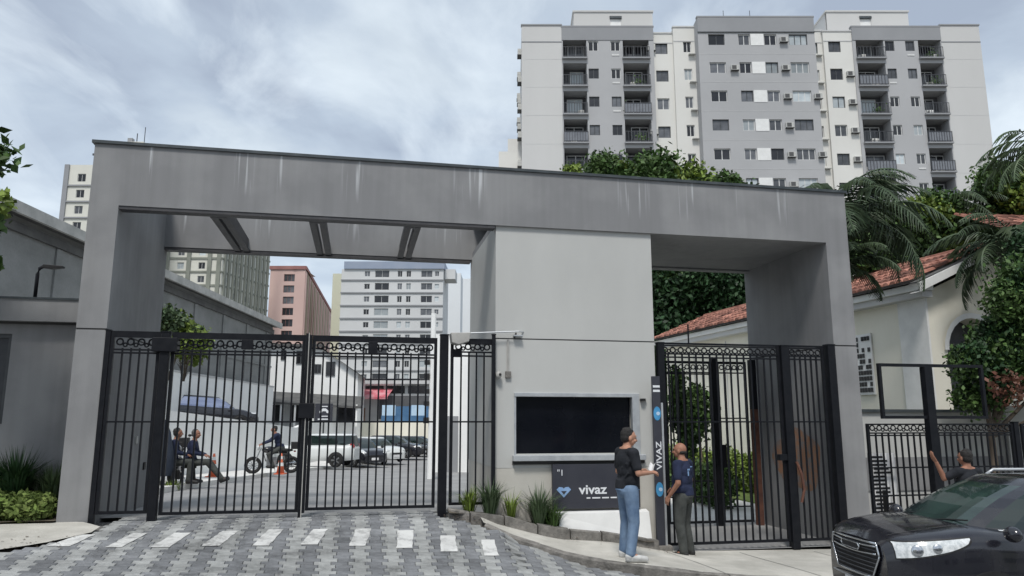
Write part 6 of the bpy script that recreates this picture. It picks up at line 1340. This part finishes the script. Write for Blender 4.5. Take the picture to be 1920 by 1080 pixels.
def vehicles():
    # the big black car at the right, nose to the left
    L = 4.3; h = L / 2
    zt = ([-h, -h + .08, -h + .4, -1.2, 0, .6, 1.0, 1.35, 1.65, 1.9, 2.05, h], [.85, .98, 1.08, 1.08, 1.06, 1.06, 1.07, 1.085, 1.055, 1.015, .975, .90])
    wd = ([-h, -h + .12, -h + .5, -.8, .9, 1.4, 1.75, 2.0, h], [.74, .88, .96, 1.0, 1.0, .985, .94, .83, .66])
    gh = dict(xf=1.50, xr=-2.0, rf=.60, rr=-1.7, z1=1.50, wb=.885, wt=.68)
    cx, cy = 3.66 + h, 8.42; rz = PI + math.radians(3)
    t, pt, patch, fz, fw = car('parked_car', 'glossy black car parked at the right edge, nose pointing left', (cx, cy, -.46), rz, L, 1.80, zt, wd, gh, detail=True, rails=True, wr=.33, axles=(1.28, -1.3), zb=.22)
    for sd in (1, -1):
        # swept-back headlamp on the corner, with reflector bowls
        def shp(u, v, sd=sd, g=0.0): x = 1.44 - g + (.64 + g * 1.6) * u; zt_ = 1.0 - .065 * u + g; zb_ = .985 - .20 * u ** .6 - g; z = zb_ + (zt_ - zb_) * v; b = .22; return x, float(np.interp((z - b) / (fz(x) - b), SEC[1], np.linspace(0, 1, 11)))
        obj('headlight', patch(0, 0, 0, 0, sd, .010, 22, 10, shp), 'lamp', t, smooth=True)
        rimf = lambda u, v: shp(u, v, g=.014)
        obj('headlight_surround', patch(0, 0, 0, 0, sd, .004, 22, 10, rimf), 'plasticblk', t, smooth=True)
        for x, s, r in ((1.93, shp(.78, .45)[1], .055), (1.76, shp(.55, .45)[1], .045)):
            p = pt(x, s, sd, .014); q = pt(x, s, sd, .03); n = (q - p).normalized(); rot = n.to_track_quat('Z', 'Y').to_matrix(); obj('lamp_bowl', MB().ball(p, r, r, .012, 16, 8, rot=rot), 'chrome', t, smooth=True)
        obj('fog_light', patch(1.90, 2.08, .22, .30, sd, .006), 'chrome', t, smooth=True); obj('indicator', patch(.98, 1.08, .665, .69, sd, .006, 4, 3), 'lamp', t)
        obj('door_gap', patch(.62, .635, .08, .86, sd, .0015, 2, 20), 'joint', t); obj('door_gap', patch(-.35, -.335, .08, .86, sd, .0015, 2, 20), 'joint', t); obj('hood_gap', patch(1.0, 2.05, .775, .782, sd, .002, 30, 2), 'joint', t)
        obj('door_handle', patch(-.30, -.12, .60, .63, sd, .02, 5, 3), 'chrome', t); obj('lower_trim', patch(-.95, .95, .03, .14, sd, .006, 20, 4), 'plasticblk', t, smooth=True)
    # grille: chrome outline, dark field, mesh of bars, badge bar
    gx = h + .03
    def poly(w1, w2, z0, z1): return [(-w1, z1), (w1, z1), (w2, z0), (-w2, z0)]
    fld = MB(); P_ = [(-.45, .90), (.45, .90), (.49, .78), (.36, .56), (-.36, .56), (-.49, .78)]
    cur = lambda y: -.035 * (abs(y) / .5) ** 2
    fld.add([(gx + .01 + cur(y), y, z) for y, z in P_] , [tuple(range(6))]); obj('grille', fld, 'plasticblk', t)
    gb = MB(); loop = P_ + [P_[0]]
    for (y0, z0), (y1, z1) in zip(loop, loop[1:]):
        n = 6; gb.tube([(gx + .02 + cur(y0 + (y1 - y0) * k / n), y0 + (y1 - y0) * k / n, z0 + (z1 - z0) * k / n) for k in range(n + 1)], .011, 6)
    obj('grille_surround', gb, 'chrome', t, smooth=True)
    for z in np.linspace(.575, .87, 8):
        hw = float(np.interp(z, [.54, .78, .90], [.35, .49, .45])) - .02; o = obj('grille_bar', MB().tube([(gx + .014 + cur(y), y, z) for y in np.linspace(-hw, hw, 13)], .0055, 5), 'rail', t)
    up = MB()
    for k in range(2): up.tube([(gx + .022 + cur(y), y, .875 - k * .075 - .02 * math.cos(y * 3)) for y in np.linspace(-.44, .44, 15)], .009, 6)
    obj('grille_band', up, 'chrome', t, smooth=True)
    obj('badge', MB().prism([(y, z) for y, z in ((-.16, .865), (.16, .865), (.19, .835), (.16, .805), (-.16, .805), (-.19, .835))], -.006, .006).xf(Matrix.Translation((gx + .03, 0, 0)) @ Matrix.Rotation(PI / 2, 4, 'Z')), 'plasticblk', t)
    obj('badge_rim', MB().tube([(gx + .036, y, z) for y, z in ((-.16, .865), (.16, .865), (.19, .835), (.16, .805), (-.16, .805), (-.19, .835), (-.16, .865))], .007, 6), 'chrome', t)
    for z in (.50, .33): obj('bumper_bar', MB().tube([(gx + .02 + cur(y) * .9, y, z) for y in np.linspace(-.5, .5, 11)], .009, 5), 'rim', t)
    # wipers and dashboard line
    for y0, y1 in ((-.55, .0), (.05, .6)): obj('wiper', MB().tube([(1.43 - .12 * abs(y0), y0, 1.075), (1.35, (y0 + y1) / 2, 1.12), (1.29, y1, 1.14)], .008, 5), 'plasticblk', t)
    # cars inside the plot
    zs = lambda y, dx=.13: zin(0, y) + dx
    tall = dict(xf=1.0, xr=-2.12, rf=.42, rr=-2.0, z1=1.62, wb=.90, wt=.76)
    ztall = ([-2.15, -2.1, -1.8, 0, .9, 1.2, 1.9, 2.1, 2.15], [.9, 1.05, 1.08, 1.08, 1.08, 1.07, 1.0, .88, .74])
    G = 'cars parked along the inner street'
    car('parked_car', 'white boxy car in side view parked beyond the motorcycle inside the gate', (-10.05, 39.3, zs(39)), PI - .08, 4.3, 1.75, ztall, None, tall, 'carwhite', group=G, wr=.36, zb=.32)
    car('parked_car', 'black car with pale front parked right behind the white boxy car', (-8.6, 43.5, zs(43.5)), -1.0, 4.2, 1.75, group=G, wr=.34)
    car('parked_car', 'white car partly hidden behind the black one', (-8.4, 47.0, zs(47)), -.75, 4.2, 1.75, paint='carwhite', group=G)
    car('parked_car', 'dark low car farther along the inner street', (-8.1, 52.5, zs(52)), -.25, 4.5, 1.8, group=G)
    car('parked_car', 'dark car farthest along the row of parked cars', (-7.0, 57, zs(57, 0)), -.3, 4.3, 1.8, group=G)
    car('parked_car', 'white car facing the gate at the end of the inner street', (-5.0, 59.5, zs(59, 0)), -PI / 2 + .1, 4.3, 1.75, paint='carwhite', group=G)
    car('parked_car', 'black car on the raised terrace above the white retaining wall', (-14.9, 37.2, 1.36), .50, 4.5, 1.8, gh=dict(xf=1.2, xr=-2.0, rf=.35, rr=-1.5, z1=1.48, wb=.9, wt=.66), glass='skyglass', wr=.33, pitch=math.radians(3))
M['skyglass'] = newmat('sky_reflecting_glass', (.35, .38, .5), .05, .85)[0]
vehicles()
def motorcycle(label, loc, rz):
    t = thing('motorcycle', label, 'motorcycle', loc, rz, 'motorcycles inside the gate')
    for x in (.68, -.66):
        w = obj('wheel', MB().torus((x, 0, .30), .25, .055, 'y', 26, 8), 'tyre', t, smooth=True); rm = MB().torus((x, 0, .30), .19, .010, 'y', 22, 5)
        for k in range(6): a = PI * k / 6; rm.tube([(x - .19 * math.cos(a), 0, .3 - .19 * math.sin(a)), (x + .19 * math.cos(a), 0, .3 + .19 * math.sin(a))], .006, 4)
        rm.tube([(x, -.06, .3), (x, .06, .3)], .035, 8); obj('rim', rm, 'plasticblk', w)
    f = MB().tube([(.38, 0, .86), (-.05, 0, .72), (-.5, 0, .74)], .025, 6).tube([(.38, 0, .86), (.25, 0, .45), (-.15, 0, .33)], .022, 6)
    for s in (-.07, .07): f.tube([(-.66, s * 1.2, .3), (-.15, s, .36)], .02, 6)
    obj('frame', f, 'plasticblk', t)
    fk = MB()
    for s in (-.08, .08): fk.tube([(.68, s, .3), (.42, s, .92)], .02, 6)
    obj('fork', fk, 'rim', t); obj('front_mudguard', MB().grid([[(.68 + .32 * math.cos(a), y, .30 + .32 * math.sin(a)) for y in (-.06, 0, .06)] for a in np.linspace(.3, 2.3, 10)]), 'carblack', t)
    obj('tank', MB().ball((.14, 0, .84), .27, .14, .13), 'carblack', t, smooth=True); obj('seat', MB().ball((-.35, 0, .82), .36, .13, .07), 'tyre', t, smooth=True)
    e = MB().box(-.12, .22, -.12, .12, .30, .58)
    for k in range(5): e.box(.02, .22, -.14, .14, .56 + k * .025, .57 + k * .025)
    obj('engine', e, 'rim', t); obj('exhaust', MB().tube([(.2, -.12, .4), (.1, -.16, .26), (-.4, -.17, .28), (-.85, -.18, .38)], [.02, .025, .04, .045], 8), 'chrome', t, smooth=True)
    hb = MB().tube([(.34, -.36, 1.04), (.42, -.18, 1.02), (.42, .18, 1.02), (.34, .36, 1.04)], .014, 6)
    obj('handlebar', hb, 'plasticblk', t); obj('headlight', MB().ball((.53, 0, .92), .06, .09, .09), 'lamp', t, smooth=True); obj('tail_light', MB().ball((-.76, 0, .78), .05, .06, .03), 'redlamp', t, smooth=True)
    for s in (-.3, .3): obj('mirror', MB().tube([(.38, s, 1.03), (.36, s * 1.1, 1.17)], .006, 4).ball((.36, s * 1.15, 1.2), .015, .05, .035), 'plasticblk', t)
    obj('rear_box', B(-.95, -.62, -.18, .18, .86, 1.12), 'plasticblk', t, bevel=.02); obj('stand', MB().tube([(-.05, .1, .3), (-.1, .26, .0)], .01, 4), 'rim', t)
    return t
motorcycle('black motorcycle parked beside the orange cone nearest the white boxy car', (-8.75, 28.0, zin(0, 28) + .13), math.radians(200))
motorcycle('black motorcycle standing among the seated people inside the left gate', (-8.95, 20.4, zin(0, 20) + .13), math.radians(-75))
def cone(label, loc):
    t = thing('traffic_cone', label, 'traffic cone', loc, 0, 'orange and white traffic cones'); obj('base', B(-.18, .18, -.18, .18, 0, .035), 'orange', t)
    c = obj('cone_body', MB().tube([(0, 0, .035), (0, 0, .72)], [.14, .03], 16), 'orange', t, smooth=True)
    for z0, z1 in ((.28, .40), (.52, .62)): obj('band', MB().tube([(0, 0, z0), (0, 0, z1)], [.14 - .11 * (z0 - .035) / .685 + .004, .14 - .11 * (z1 - .035) / .685 + .004], 16, cap=False), 'white', t)
cone('traffic cone standing alone before the white retaining wall', (-9.35, 24, zin(0, 24) + .13))
cone('traffic cone at the rear wheel of the parked motorcycle', (-8.15, 27.0, zin(0, 27) + .13))
def canvas():
    t = thing('canvas_cover', 'tall dark blue canvas cover, like a closed parasol, left of the seated people', 'parasol', (-8.80, 18.5, zin(0, 18.6) + .13)); t.scale = (1.5, 1.2, 1.0); n = 20; rows = []
    for z, r in ((.22, .34), (.5, .36), (.9, .31), (1.25, .24), (1.5, .15), (1.66, .06)): rows.append([((r * (1 + .13 * math.cos(6 * a + z))) * math.cos(a) + .10 * z / 1.6, r * (1 + .13 * math.cos(6 * a + z)) * math.sin(a), z) for a in np.linspace(0, 2 * PI, 40)])
    obj('canvas', MB().grid(rows), 'tarp', t, smooth=True); obj('pole', MB().tube([(0.05, 0, 0), (.11, 0, 1.75)], .022, 6), 'rim', t); obj('base', MB().tube([(0.05, 0, 0), (.05, 0, .08)], .22, 12), 'kerb', t)
canvas()
